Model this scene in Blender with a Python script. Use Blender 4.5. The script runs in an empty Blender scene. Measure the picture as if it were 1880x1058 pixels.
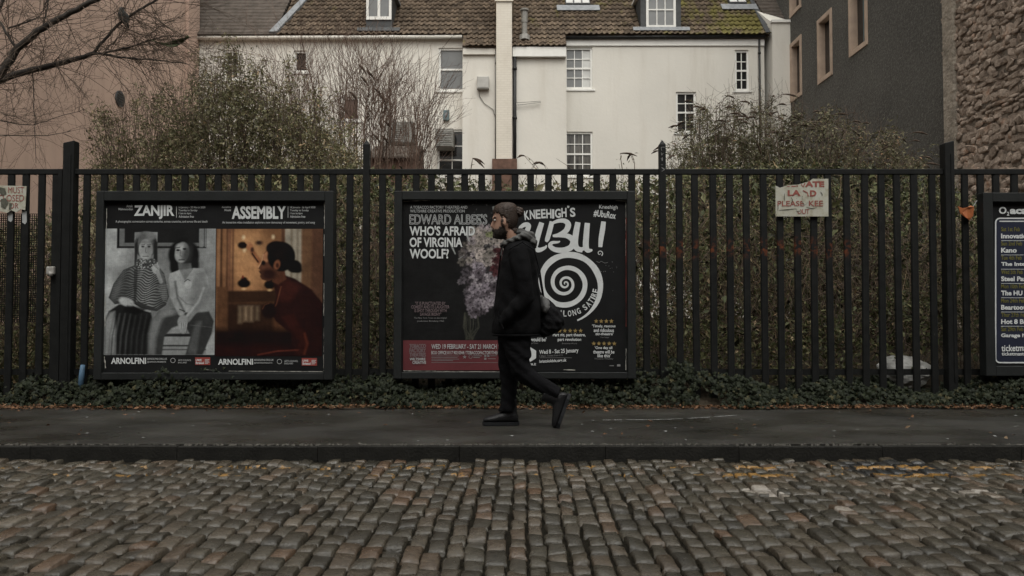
import bpy, bmesh, math, random
import numpy as np
from mathutils import Vector, Matrix

R = math.radians
rng = np.random.default_rng(7)
random.seed(7)
sc = bpy.context.scene
COL = sc.collection

# ------------------------------------------------------------------ camera
CAM_Z = 0.96
FPX = 1400.0
PITCH = math.atan(43.0 / FPX)
cam = bpy.data.objects.new('camera', bpy.data.cameras.new('camera'))
COL.objects.link(cam)
cam.location = (0, 0, CAM_Z)
cam.rotation_euler = (R(90) + PITCH, 0, 0)
cam.data.sensor_width = 36.0
cam.data.lens = FPX / 1880.0 * 36.0
cam.data.clip_start = 0.05
cam.data.clip_end = 3000
sc.camera = cam

# ------------------------------------------------------------------ sky, sun, exposure
SUN_EL, SUN_AZ = 60.0, 172.0        # high, behind the camera, veiled by cloud
w = bpy.data.worlds.new('World'); sc.world = w; w.use_nodes = True
nt = w.node_tree
bg = nt.nodes['Background']
sky = nt.nodes.new('ShaderNodeTexSky')
sky.sky_type = 'NISHITA'; sky.sun_disc = False
sky.sun_elevation = R(SUN_EL); sky.sun_rotation = R(SUN_AZ)
sky.air_density = 1.0; sky.dust_density = 6.0; sky.ozone_density = 1.0
hs = nt.nodes.new('ShaderNodeHueSaturation'); hs.inputs['Saturation'].default_value = 0.0
nt.links.new(sky.outputs[0], hs.inputs['Color'])
wm_ = nt.nodes.new('ShaderNodeMix'); wm_.data_type = 'RGBA'; wm_.blend_type = 'MULTIPLY'; wm_.inputs[0].default_value = 1.0   # even warm-grey cloud
nt.links.new(hs.outputs[0], wm_.inputs[6]); wm_.inputs[7].default_value = (1.0, 0.985, 0.94, 1)
nt.links.new(wm_.outputs[2], bg.inputs['Color'])
bg.inputs['Strength'].default_value = 0.1
sl = bpy.data.lights.new('sun', 'SUN'); sl.energy = 0.6; sl.angle = R(80); sl.color = (1.0, 0.97, 0.91)
so = bpy.data.objects.new('sun', sl); COL.objects.link(so)
_d = Vector((math.sin(R(SUN_AZ)) * math.cos(R(SUN_EL)), math.cos(R(SUN_AZ)) * math.cos(R(SUN_EL)), math.sin(R(SUN_EL))))
so.rotation_euler = _d.to_track_quat('Z', 'Y').to_euler(); so.location = (0, -5, 20)
sc.view_settings.view_transform = 'Standard'; sc.view_settings.look = 'None'
sc.view_settings.gamma = 1.0; sc.view_settings.use_curve_mapping = False
sc.view_settings.exposure = 0.82

def P(px, py, d):
    """world point at depth d (metres) seen at photo pixel px, py"""
    u = (px - 940.0) / FPX; v = (529.0 - py) / FPX
    cp, sp = math.cos(PITCH), math.sin(PITCH)
    k = d / (cp - v * sp)
    return Vector((u * k, d, CAM_Z + k * (v * cp + sp)))

# ------------------------------------------------------------------ mesh helpers
ROOT = {}                      # parent name -> world translation
def finish(o, parent=None, label=None, cat=None, group=None, kind=None):
    COL.objects.link(o)
    if parent is not None:
        o.parent = parent
        o.matrix_parent_inverse = Matrix.Translation(-ROOT.get(parent.name, Vector((0, 0, 0))))
    tag(o, label, cat, group, kind)
    return o
def tag(o, label=None, cat=None, group=None, kind=None):
    for k, v in (('label', label), ('category', cat), ('group', group), ('kind', kind)):
        if v: o[k] = v
def thing(name, label, cat, loc, group=None):
    o = bpy.data.objects.new(name, None)
    o.empty_display_size = 0.2; o.location = loc
    COL.objects.link(o); ROOT[o.name] = Vector(loc)
    tag(o, label, cat, group)
    return o

class MB:
    def __init__(s): s.v = []; s.f = []
    def add(s, vs, fs):
        n = len(s.v); s.v += [tuple(p) for p in vs]; s.f += [tuple(i + n for i in f) for f in fs]; return s
    def box(s, x0, x1, y0, y1, z0, z1):
        vs = [(x0,y0,z0),(x1,y0,z0),(x1,y1,z0),(x0,y1,z0),(x0,y0,z1),(x1,y0,z1),(x1,y1,z1),(x0,y1,z1)]
        return s.add(vs, [(3,2,1,0),(4,5,6,7),(0,1,5,4),(1,2,6,5),(2,3,7,6),(3,0,4,7)])
    def quad(s, a, b, c, d): return s.add([a, b, c, d], [(0,1,2,3)])
    def tube(s, pts, rad, n=6, caps=True, ell=None):
        pts = [Vector(p) for p in pts]
        if not hasattr(rad, '__len__'): rad = [rad] * len(pts)
        t0 = (pts[1] - pts[0]).normalized()
        up = Vector((0,1,0)) if abs(t0.y) < 0.9 else Vector((1,0,0))
        base = len(s.v)
        for i, p in enumerate(pts):
            t = (pts[min(i+1, len(pts)-1)] - pts[max(i-1, 0)])
            if t.length < 1e-9: t = t0
            t = t.normalized()
            a = t.cross(up)
            if a.length < 1e-6: a = t.orthogonal()
            a.normalize(); b = a.cross(t).normalized(); up = b
            e = ell[i] if ell else 1.0
            for k in range(n):
                th = 2*math.pi*k/n
                s.v.append(tuple(p + a*(rad[i]*math.cos(th)) + b*(rad[i]*e*math.sin(th))))
        for i in range(len(pts)-1):
            for k in range(n):
                k2 = (k+1) % n
                s.f.append((base+i*n+k, base+i*n+k2, base+(i+1)*n+k2, base+(i+1)*n+k))
        if caps:
            s.f.append(tuple(base+k for k in range(n))[::-1])
            s.f.append(tuple(base+(len(pts)-1)*n+k for k in range(n)))
        return s
    def rings(s, rs, n=24):
        """rs: (centre, a vector, b vector) elliptical rings, capped"""
        base = len(s.v)
        for c, a, b in rs:
            c, a, b = Vector(c), Vector(a), Vector(b)
            for k in range(n):
                th = 2*math.pi*k/n
                s.v.append(tuple(c + a*math.cos(th) + b*math.sin(th)))
        for i in range(len(rs)-1):
            for k in range(n):
                k2 = (k+1) % n
                s.f.append((base+i*n+k, base+i*n+k2, base+(i+1)*n+k2, base+(i+1)*n+k))
        s.f.append(tuple(base+k for k in range(n))[::-1])
        s.f.append(tuple(base+(len(rs)-1)*n+k for k in range(n)))
        return s
    def ball(s, c, rx, ry, rz, nu=14, nv=9, rot=None):
        M = rot or Matrix.Identity(3); c = Vector(c); rs = []
        for j in range(1, nv):
            ph = math.pi*j/nv - math.pi/2
            cz, r = math.sin(ph), math.cos(ph)
            rs.append((c + M @ Vector((0,0,rz*cz)), M @ Vector((rx*r,0,0)), M @ Vector((0,ry*r,0))))
        return s.rings(rs, nu)
    def prism(s, poly, y0, y1):
        """poly of (x,z) extruded along y"""
        n = len(poly)
        vs = [(x,y0,z) for x,z in poly] + [(x,y1,z) for x,z in poly]
        fs = [tuple(range(n)), tuple(range(n,2*n))[::-1]] + [(i,(i+1)%n+0,(i+1)%n+n,i+n)[::-1] for i in range(n)]
        return s.add(vs, fs)
    def mesh(s, name='m', mat=None, smooth=False, fixn=True):
        me = bpy.data.meshes.new(name); me.from_pydata(s.v, [], s.f); me.update()
        if fixn:
            bm = bmesh.new(); bm.from_mesh(me); bmesh.ops.recalc_face_normals(bm, faces=bm.faces); bm.to_mesh(me); bm.free()
        if mat: me.materials.append(mat)
        if smooth: me.shade_smooth()
        return me
    def build(s, name, mat, parent=None, smooth=False, bevel=0, **kw):
        me = s.mesh(name, mat, smooth)
        if bevel:
            bm = bmesh.new(); bm.from_mesh(me)
            bmesh.ops.remove_doubles(bm, verts=bm.verts, dist=1e-5)
            es = [e for e in bm.edges if len(e.link_faces) == 2 and e.calc_face_angle(0) > 0.6]
            bmesh.ops.bevel(bm, geom=es, offset=bevel, segments=2, affect='EDGES', profile=0.5)
            bm.to_mesh(me); bm.free()
        return finish(bpy.data.objects.new(name, me), parent, **kw)

def np_mesh(name, V, F, mat, parent=None, tint=None, smooth=False, **kw):
    V = np.asarray(V, np.float32); F = np.asarray(F, np.int32)
    me = bpy.data.meshes.new(name)
    me.vertices.add(len(V)); me.vertices.foreach_set('co', V.ravel())
    k = F.shape[1]
    me.loops.add(F.size); me.loops.foreach_set('vertex_index', F.ravel())
    me.polygons.add(len(F)); me.polygons.foreach_set('loop_start', np.arange(0, F.size, k, dtype=np.int32))
    me.polygons.foreach_set('loop_total', np.full(len(F), k, np.int32))
    me.update(calc_edges=True)
    if tint is not None:
        a = me.attributes.new('tint', 'FLOAT', 'POINT'); a.data.foreach_set('value', np.asarray(tint, np.float32))
    me.materials.append(mat)
    if smooth: me.shade_smooth()
    return finish(bpy.data.objects.new(name, me), parent, **kw)

def place(name, me, loc, parent, rot=(0,0,0), scale=(1,1,1)):
    o = bpy.data.objects.new(name, me); o.location = loc; o.rotation_euler = rot; o.scale = scale
    return finish(o, parent)

# ------------------------------------------------------------------ material helpers
def srgb(r, g, b):
    f = lambda c: (c/255.0/12.92) if c/255.0 <= 0.04045 else ((c/255.0+0.055)/1.055)**2.4
    return (f(r), f(g), f(b))
class G:
    """small node-graph writer"""
    def __init__(s, name):
        s.m = bpy.data.materials.new(name); s.m.use_nodes = True
        s.n = s.m.node_tree.nodes; s.l = s.m.node_tree.links
        s.b = s.n['Principled BSDF']
        s.pos = s.n.new('ShaderNodeNewGeometry').outputs['Position']
    def put(s, sock, v):
        if hasattr(v, 'is_linked') or isinstance(v, bpy.types.NodeSocket): s.l.new(v, sock)
        else:
            if sock.type == 'RGBA' and len(v) == 3: v = (*v, 1)
            sock.default_value = v
    def math(s, op, a, b=0.0, clamp=False):
        n = s.n.new('ShaderNodeMath'); n.operation = op; n.use_clamp = clamp
        s.put(n.inputs[0], a); s.put(n.inputs[1], b); return n.outputs[0]
    def mix(s, fac, a, b, mode='MIX'):
        n = s.n.new('ShaderNodeMix'); n.data_type = 'RGBA'; n.blend_type = mode
        s.put(n.inputs[0], fac); s.put(n.inputs[6], a); s.put(n.inputs[7], b); return n.outputs[2]
    def noise(s, scale, detail=4, rough=0.55, vec=None, stretch=None, dist=0.0):
        n = s.n.new('ShaderNodeTexNoise'); n.inputs['Scale'].default_value = scale
        n.inputs['Detail'].default_value = detail; n.inputs['Roughness'].default_value = rough
        n.inputs['Distortion'].default_value = dist
        v = vec or s.pos
        if stretch:
            mp = s.n.new('ShaderNodeMapping'); mp.inputs['Scale'].default_value = stretch
            s.l.new(v, mp.inputs['Vector']); v = mp.outputs[0]
        s.l.new(v, n.inputs['Vector']); return n.outputs['Fac']
    def voronoi(s, scale, feature='F1', out='Distance', stretch=None):
        n = s.n.new('ShaderNodeTexVoronoi'); n.feature = feature; n.inputs['Scale'].default_value = scale
        v = s.pos
        if stretch:
            mp = s.n.new('ShaderNodeMapping'); mp.inputs['Scale'].default_value = stretch
            s.l.new(v, mp.inputs['Vector']); v = mp.outputs[0]
        s.l.new(v, n.inputs['Vector']); return n.outputs[out]
    def ramp(s, fac, stops, interp='LINEAR'):
        n = s.n.new('ShaderNodeValToRGB'); cr = n.color_ramp; cr.interpolation = interp
        while len(cr.elements) < len(stops): cr.elements.new(0.5)
        for e, (p, c) in zip(cr.elements, stops):
            e.position = p; e.color = (c, c, c, 1) if not hasattr(c, '__len__') else (*c[:3], 1)
        s.put(n.inputs[0], fac); return n.outputs[0]
    def sep(s, v=None):
        n = s.n.new('ShaderNodeSeparateXYZ'); s.l.new(v or s.pos, n.inputs[0]); return n.outputs
    def attr(s, name, out='Fac'):
        n = s.n.new('ShaderNodeAttribute'); n.attribute_name = name; return n.outputs[out]
    def bump(s, h, strength=0.3, dist=0.01):
        n = s.n.new('ShaderNodeBump'); n.inputs['Strength'].default_value = strength; n.inputs['Distance'].default_value = dist
        s.l.new(h, n.inputs['Height'])
        if s.b.inputs['Normal'].is_linked: s.l.new(s.b.inputs['Normal'].links[0].from_socket, n.inputs['Normal'])
        s.l.new(n.outputs[0], s.b.inputs['Normal'])
    def done(s, col=None, rough=0.7, spec=0.4, metal=0.0):
        if col is not None: s.put(s.b.inputs['Base Color'], col)
        s.put(s.b.inputs['Roughness'], rough); s.put(s.b.inputs['Specular IOR Level'], spec); s.b.inputs['Metallic'].default_value = metal
        return s.m
def mul(c, k): return tuple(min(1, x*k) for x in c)
def mat(name, c, rough=0.7, var=0.25, scale=6, bump=0.0, bscale=60, spec=0.35, c2=None, metal=0.0, bdist=0.01):
    g = G(name)
    n = g.noise(scale, 6, 0.6)
    col = g.ramp(n, [(0.3, mul(c, 1-var)), (0.7, c2 or mul(c, 1+var))])
    if bump: g.bump(g.noise(bscale, 5, 0.6), bump, bdist)
    return g.done(col, rough, spec, metal)
def leafmat(name, stops, rough=0.55, spec=0.3, trans=0.2):
    g = G(name)
    c = g.ramp(g.attr('tint'), stops)
    g.done(c, rough, spec)
    if trans:
        t = g.n.new('ShaderNodeBsdfTranslucent'); g.put(t.inputs['Color'], c)
        mx = g.n.new('ShaderNodeMixShader'); mx.inputs[0].default_value = trans
        out = g.n['Material Output']
        g.l.new(g.b.outputs[0], mx.inputs[1]); g.l.new(t.outputs[0], mx.inputs[2]); g.l.new(mx.outputs[0], out.inputs['Surface'])
    return g.m

# ------------------------------------------------------------------ flat lettering (built-in font)
def text_geo(s, bold=0.0, align='LEFT', spacing=1.0, line=1.0):
    cu = bpy.data.curves.new('t', 'FONT'); cu.body = s; cu.resolution_u = 3; cu.align_x = align
    cu.space_character = spacing; cu.space_line = line
    cu.offset = bold
    ob = bpy.data.objects.new('t', cu)
    me = bpy.data.meshes.new_from_object(ob)
    V = np.array([v.co[:] for v in me.vertices]).reshape(-1, 3); F = [tuple(p.vertices) for p in me.polygons]
    bpy.data.objects.remove(ob); bpy.data.curves.remove(cu); bpy.data.meshes.remove(me)
    return V, F
class Print:
    """collects flat lettering and shapes lying on a vertical sheet at depth y"""
    def __init__(s, y): s.y = y; s.mb = MB()
    def text(s, t, x0, x1, y0, y1, rot=0.0, outline=0.0, **kw):
        V, F = text_geo(t, **kw)
        if not len(V): return s
        lo, hi = V.min(0), V.max(0)
        cx, cy = (x0+x1)/2, (y0+y1)/2
        u = x0 + (V[:,0]-lo[0])/(hi[0]-lo[0])*(x1-x0); v = y1 - (V[:,1]-lo[1])/(hi[1]-lo[1])*(y1-y0)
        c, sn = math.cos(R(rot)), math.sin(R(rot))
        du, dv = u-cx, v-cy
        u, v = cx + du*c + dv*sn, cy - du*sn + dv*c
        s.y -= 0.00015
        if not outline:
            s.mb.add([P(a, b, s.y) for a, b in zip(u, v)], F); return s
        cnt = {}; idx = {}
        key = [idx.setdefault((round(a, 3), round(b, 3)), i) for i, (a, b) in enumerate(zip(u, v))]
        for f in F:
            for i in range(len(f)):
                a, b = key[f[i]], key[f[(i+1) % len(f)]]
                if a != b: cnt[(min(a,b), max(a,b))] = cnt.get((min(a,b), max(a,b)), 0)+1
        for (a, b), k in cnt.items():
            if k == 1: s.stroke([(u[a], v[a]), (u[b], v[b])], outline)
        return s
    def poly(s, pts):
        s.y -= 0.000012
        s.mb.add([P(a, b, s.y) for a, b in pts], [tuple(range(len(pts)))]); return s
    def rect(s, x0, x1, y0, y1): return s.poly([(x0,y1),(x1,y1),(x1,y0),(x0,y0)])
    def stroke(s, pts, wid, closed=False):
        n = len(pts)
        if not hasattr(wid, '__len__'): wid = [wid]*n
        L, Rr = [], []
        for i in range(n):
            a = pts[i-1] if (i or closed) else pts[i]; b = pts[(i+1) % n] if (i < n-1 or closed) else pts[i]
            dx, dy = b[0]-a[0], b[1]-a[1]; l = math.hypot(dx, dy) or 1
            nx, ny = -dy/l*wid[i]/2, dx/l*wid[i]/2
            L.append((pts[i][0]+nx, pts[i][1]+ny)); Rr.append((pts[i][0]-nx, pts[i][1]-ny))
        y0 = s.y
        for i in range(n if closed else n-1):
            j = (i+1) % n
            s.y = y0 - (0.000012 if i % 2 else 0)
            s.mb.add([P(a, b, s.y) for a, b in (L[i], L[j], Rr[j], Rr[i])], [(0,1,2,3)])
        s.y = y0 - 0.00003
        return s
    def curve(s, pts, wid, k=8):
        """smooth Catmull-Rom stroke"""
        pts = [pts[0]] + list(pts) + [pts[-1]]; out, ws = [], []
        m = len(pts)-3
        W = wid if hasattr(wid, '__len__') else [wid]*(m+1)
        for i in range(m):
            p0, p1, p2, p3 = pts[i:i+4]
            for j in range(k + (i == m-1)):
                t = j/k
                f = lambda a, b, c, d: 0.5*((2*b)+(-a+c)*t+(2*a-5*b+4*c-d)*t*t+(-a+3*b-3*c+d)*t**3)
                out.append((f(p0[0],p1[0],p2[0],p3[0]), f(p0[1],p1[1],p2[1],p3[1]))); ws.append(W[i]*(1-t)+W[i+1]*t)
        return s.stroke(out, ws)
    def star(s, cx, cy, r):
        for k in range(5):
            a = -math.pi/2 + k*2*math.pi/5
            p = lambda ang, q: (cx+q*math.cos(ang), cy+q*math.sin(ang))
            s.poly([(cx,cy), p(a-math.pi/5, r*0.42), p(a, r), p(a+math.pi/5, r*0.42)])
        return s
    def build(s, name, mat, parent, **kw):
        me = s.mb.mesh(name, mat, False, fixn=False)
        # face the street
        bm = bmesh.new(); bm.from_mesh(me)
        for f in bm.faces:
            if f.normal.y > 0: f.normal_flip()
        bm.to_mesh(me); bm.free()
        return finish(bpy.data.objects.new(name, me), parent, **kw)
# ------------------------------------------------------------------ materials
M = {}
def m_sett():
    g = G('sett_stone')
    t = g.attr('tint')
    base = g.ramp(t, [(0.0, (0.042,0.038,0.029)), (0.35, (0.070,0.062,0.046)), (0.65, (0.090,0.075,0.055)), (0.82, (0.102,0.076,0.053)), (0.95, (0.122,0.077,0.048)), (1.0, (0.145,0.127,0.098))])
    n = g.noise(38, 6, 0.65); base = g.mix(1.0, base, g.ramp(n, [(0.25, 0.6), (0.75, 1.3)]), 'MULTIPLY')
    n2 = g.noise(2.2, 4, 0.6); base = g.mix(1.0, base, g.ramp(n2, [(0.3, 0.75), (0.7, 1.2)]), 'MULTIPLY')
    x, y, z = g.sep()[:3]
    def band(v, c, h, soft): return g.math('SUBTRACT', 1.0, g.math('DIVIDE', g.math('SUBTRACT', g.math('ABSOLUTE', g.math('SUBTRACT', v, c)), h), soft), True)
    def inside(v, c, h, soft=0.02):
        a = g.math('ABSOLUTE', g.math('SUBTRACT', v, c)); return g.math('DIVIDE', g.math('SUBTRACT', h, a), soft, True)
    wob = g.math('MULTIPLY', g.math('SUBTRACT', g.noise(6, 3), 0.5), 0.09)
    yw = g.math('ADD', y, wob); xw = g.math('ADD', x, g.math('MULTIPLY', g.math('SUBTRACT', g.noise(5, 3, vec=None), 0.5), 0.12))
    # tarred repair
    tar = g.math('MULTIPLY', inside(xw, 2.34, 0.30), inside(yw, 4.70, 0.22))
    base = g.mix(g.math('MULTIPLY', tar, 0.85), base, (0.014, 0.016, 0.018))
    # worn double yellow line
    wear = g.noise(9, 5, 0.7)
    sparse = g.math('GREATER_THAN', wear, 0.585)
    good = g.math('MAXIMUM', g.math('MAXIMUM', inside(x, 1.48, 0.20), inside(x, 2.36, 0.24)), inside(x, 2.85, 0.12))
    keep = g.math('MAXIMUM', sparse, g.math('MULTIPLY', good, g.math('GREATER_THAN', wear, 0.465)), True)
    lines = g.math('MAXIMUM', inside(yw, 4.74, 0.045), inside(yw, 4.52, 0.045))
    yl = g.math('MULTIPLY', lines, keep)
    yl = g.math('MULTIPLY', yl, g.math('GREATER_THAN', z, -0.016))
    base = g.mix(g.math('MULTIPLY', yl, 0.85), base, (0.32, 0.175, 0.045))
    # spilt white paint
    wsum = None
    for cx, cy, rx, ry in ((1.33,4.13,0.10,0.07),(1.40,4.02,0.05,0.05),(2.12,4.19,0.09,0.035),(2.28,4.21,0.05,0.03),(2.45,4.10,0.12,0.035),(1.60,3.72,0.05,0.05)):
        e = g.math('ADD', g.math('POWER', g.math('DIVIDE', g.math('SUBTRACT', xw, cx), rx), 2.0), g.math('POWER', g.math('DIVIDE', g.math('SUBTRACT', yw, cy), ry), 2.0))
        k = g.math('LESS_THAN', e, 1.0); wsum = k if wsum is None else g.math('MAXIMUM', wsum, k)
    base = g.mix(g.math('MULTIPLY', wsum, 0.8), base, (0.33, 0.30, 0.26))
    g.bump(g.noise(34, 5, 0.7), 0.75, 0.010); g.bump(g.noise(150, 3, 0.6), 0.5, 0.003)
    return g.done(base, g.ramp(g.noise(11, 4), [(0.3, 0.12), (0.7, 0.36)]), 0.65)
M['sett'] = m_sett()
def m_joint():
    g = G('joint_soil')
    c = g.ramp(g.noise(70, 4, 0.7), [(0.3, (0.007,0.006,0.0045)), (0.55, (0.022,0.019,0.014)), (0.68, (0.032,0.030,0.014)), (0.8, (0.075,0.062,0.045))])
    g.bump(g.noise(75, 4), 1.0, 0.03); return g.done(c, 0.95, 0.1)
M['joint'] = m_joint()
def m_asphalt():
    g = G('wet_asphalt')
    sp = g.voronoi(120, 'F1', 'Color')
    c = g.ramp(g.noise(1.3, 6, 0.6), [(0.3, (0.016,0.015,0.0125)), (0.7, (0.050,0.047,0.040))])
    c = g.mix(0.35, c, g.mix(1.0, c, sp, 'MULTIPLY'))
    c = g.mix(g.ramp(g.noise(220, 2), [(0.68, 0.0), (0.76, 0.6)]), c, (0.16,0.15,0.13))
    g.bump(g.noise(170, 3, 0.7), 0.55, 0.004)
    r = g.ramp(g.noise(1.1, 5, 0.6, stretch=(1, 1.6, 1)), [(0.35, 0.20), (0.62, 0.60)])
    return g.done(c, r, 0.5)
M['asphalt'] = m_asphalt()
M['kerb'] = mat('kerb_stone', (0.017,0.0165,0.0145), 0.7, 0.35, 9, 0.5, 60, 0.2)
M['grit'] = mat('kerb_grit', (0.07,0.066,0.056), 0.7, 0.5, 60, 0.8, 120)
M['soil'] = mat('soil', (0.035,0.028,0.02), 0.95, 0.4, 5, 0.8, 30, 0.1)
M['ground'] = mat('ground', (0.05,0.046,0.04), 0.95, 0.3, 0.8, 0.3, 8, 0.1)
def m_fence():
    g = G('black_fence_paint')
    c = g.ramp(g.noise(14, 5), [(0.3, (0.006,0.0065,0.0065)), (0.7, (0.011,0.0115,0.011))])
    c = g.mix(g.ramp(g.noise(60, 3, 0.6, stretch=(1,1,0.3)), [(0.70, 0.0), (0.76, 0.5)]), c, (0.10,0.095,0.085))
    x, y, z = g.sep()[:3]
    zc = P(1365, 456, 7.2).z
    a = g.math('ABSOLUTE', g.math('SUBTRACT', z, g.math('ADD', zc, g.math('MULTIPLY', g.math('SUBTRACT', g.noise(3), 0.5), 0.12))))
    m1 = g.math('DIVIDE', g.math('SUBTRACT', 0.11, a), 0.10, True)
    x0, x1 = P(1175, 456, 7.2).x, P(1570, 456, 7.2).x
    m2 = g.math('DIVIDE', g.math('SUBTRACT', (x1-x0)/2, g.math('ABSOLUTE', g.math('SUBTRACT', x, (x0+x1)/2))), 0.1, True)
    blot = g.ramp(g.noise(22, 3), [(0.47, 0.0), (0.62, 0.75)])
    c = g.mix(g.math('MULTIPLY', g.math('MULTIPLY', m1, m2), blot), c, (0.16, 0.045, 0.015))
    g.bump(g.noise(50, 4), 0.15, 0.004)
    return g.done(c, g.ramp(g.noise(10), [(0.3, 0.5), (0.7, 0.7)]), 0.2)
M['fence'] = m_fence()
M['frame'] = mat('charcoal_frame_paint', (0.015,0.0165,0.0165), 0.55, 0.2, 5, 0.15, 60, 0.25)
M['white_ink'] = mat('white_ink', (0.58,0.60,0.60), 0.6, 0.08, 20)
M['grey_ink'] = mat('grey_ink', (0.36,0.37,0.37), 0.6, 0.1, 20)
M['dim_ink'] = mat('dim_ink', (0.20,0.20,0.20), 0.6, 0.1, 20)
M['mauve_ink'] = mat('mauve_ink', (0.16,0.12,0.125), 0.6, 0.1, 20)
M['red_ink'] = mat('red_ink', (0.26,0.05,0.04), 0.6, 0.1, 20)
M['maroon_ink'] = mat('maroon_ink', (0.115,0.026,0.030), 0.55, 0.12, 6)
M['black_ink'] = mat('black_ink', (0.010,0.0105,0.011), 0.5, 0.25, 4, 0.12, 14, 0.2)
M['gold_ink'] = mat('gold_ink', (0.27,0.19,0.07), 0.6, 0.15, 30)
M['olive_ink'] = mat('olive_ink', (0.13,0.12,0.03), 0.6, 0.1, 20)
M['navy_ink'] = mat('navy_ink', (0.018,0.022,0.040), 0.45, 0.15, 5)
M['paper'] = mat('torn_paper', (0.40,0.39,0.35), 0.85, 0.2, 25)
def m_picture():
    g = G('printed_picture')
    g.bump(g.noise(5, 4, 0.6, stretch=(0.6, 1, 5)), 0.10, 0.02)
    n = g.noise(9, 4, 0.6)
    c = g.mix(1.0, g.attr('ink', 'Color'), g.ramp(n, [(0.3, 0.88), (0.7, 1.08)]), 'MULTIPLY')
    return g.done(c, 0.5, 0.18)
M['picture'] = m_picture()
def m_sign():
    g = G('weathered_sign_board')
    c = g.ramp(g.noise(14, 5, 0.65), [(0.32, (0.30,0.28,0.21)), (0.5, (0.42,0.41,0.34)), (0.7, (0.45,0.45,0.41))])
    c = g.mix(g.ramp(g.noise(26, 4, 0.7), [(0.62, 0.0), (0.70, 0.6)]), c, (0.13,0.12,0.06))
    return g.done(c, 0.6, 0.3)
M['sign'] = m_sign()
M['sign_red'] = mat('faded_red_lettering', (0.25,0.075,0.06), 0.6, 0.35, 40)
M['sign_dirt'] = mat('sign_grime', (0.09,0.09,0.07), 0.8, 0.4, 40)
def m_render(name, c, dirt, dscale=0.5, streak=True, k=0.35):
    g = G(name)
    a = g.noise(dscale, 6, 0.6)
    base = g.ramp(a, [(0.3, mul(c, 0.93)), (0.7, mul(c, 1.05))])
    if streak: base = g.mix(g.ramp(g.noise(1.0, 5, 0.65, stretch=(2.2, 2.2, 0.22)), [(0.5, 0.0), (0.8, k)]), base, dirt)
    g.bump(g.noise(9, 6, 0.6), 0.12, 0.05)
    return g.done(base, 0.85, 0.2)
M['render'] = m_render('cream_render', (0.70,0.672,0.61), (0.45,0.40,0.32), 0.35, True, 0.36)
M['trim'] = mat('white_paint', (0.78,0.77,0.73), 0.5, 0.05, 4)
def m_brickpaint():
    g = G('painted_brick')
    b = g.n.new('ShaderNodeTexBrick'); b.inputs['Scale'].default_value = 1.0
    b.inputs['Brick Width'].default_value = 0.225; b.inputs['Row Height'].default_value = 0.085; b.inputs['Mortar Size'].default_value = 0.006
    b.inputs['Color1'].default_value = (0.70,0.655,0.57,1); b.inputs['Color2'].default_value = (0.67,0.625,0.54,1); b.inputs['Mortar'].default_value = (0.60,0.55,0.475,1)
    cx = g.n.new('ShaderNodeCombineXYZ'); xs = g.sep(); g.l.new(g.math('ADD', xs[0], xs[1]), cx.inputs[0]); g.l.new(xs[2], cx.inputs[1]); g.l.new(cx.outputs[0], b.inputs['Vector'])
    c = g.mix(g.ramp(g.noise(1.6, 5), [(0.5, 0.0), (0.8, 0.35)]), b.outputs['Color'], (0.45,0.40,0.32))
    g.bump(b.outputs['Fac'], -0.5, 0.02); return g.done(c, 0.85, 0.2)
M['brickpaint'] = m_brickpaint()
def m_tile():
    g = G('mossy_pantile')
    n = g.noise(6.0, 6, 0.65)
    c = g.ramp(n, [(0.25, (0.060,0.046,0.034)), (0.5, (0.115,0.085,0.060)), (0.75, (0.165,0.125,0.088))])
    x = g.sep()[0]
    c = g.mix(1.0, c, g.ramp(g.voronoi(4.2, 'F1', 'Color', (1,0.6,0.9)), [(0.15, 0.55), (0.5, 0.85), (0.9, 1.25)]), 'MULTIPLY')
    east = g.ramp(g.math('DIVIDE', x, 10.0), [(0.1, 0.0), (0.85, 0.22)])
    mo = g.math('ADD', g.noise(0.9, 5, 0.6, stretch=(2.2,1,1)), east)
    c = g.mix(g.ramp(mo, [(0.62, 0.0), (0.78, 0.85)]), c, g.ramp(g.noise(18, 3), [(0.3, (0.075,0.072,0.018)), (0.7, (0.20,0.175,0.05))]))
    g.bump(g.noise(40, 4), 0.35, 0.02)
    return g.done(c, 0.85, 0.2)
M['tile'] = m_tile()
def m_plaintile():
    g = G('old_plain_tile')
    wv = g.n.new('ShaderNodeTexWave'); wv.wave_type = 'BANDS'; wv.bands_direction = 'Z'; wv.inputs['Scale'].default_value = 1.6; wv.inputs['Distortion'].default_value = 1.2
    g.l.new(g.pos, wv.inputs['Vector'])
    c = g.ramp(g.noise(4, 6, 0.7), [(0.3, (0.045,0.037,0.03)), (0.7, (0.12,0.10,0.085))])
    g.bump(wv.outputs['Fac'], 0.8, 0.05); return g.done(c, 0.9, 0.2)
M['plaintile'] = m_plaintile()
M['lead'] = mat('grey_lead', (0.20,0.21,0.22), 0.55, 0.25, 6, 0.2, 20)
M['slate'] = mat('dark_slate', (0.055,0.058,0.06), 0.6, 0.25, 8, 0.2, 20)
M['pipe_black'] = mat('black_iron_pipe', (0.02,0.02,0.02), 0.5, 0.2, 8)
M['flue'] = mat('dull_flue_metal', (0.24,0.23,0.21), 0.5, 0.2, 10)
def m_glass(name, c, rough=0.08, c2=None, streak=False):
    g = G(name)
    n = g.noise(1.2, 4, 0.6, stretch=(9, 9, 0.8)) if streak else g.noise(2, 3)
    col = g.ramp(n, [(0.35, c), (0.65, c2 or mul(c, 1.2))])
    g.bump(g.noise(3, 2), 0.03, 0.05)
    return g.done(col, rough, 0.5)
M['glass_grey'] = m_glass('grey_pane', (0.16,0.165,0.165))  # lighter grey base colour than the dark panes
M['glass_dark'] = m_glass('dark_pane', (0.018,0.018,0.018))
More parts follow.
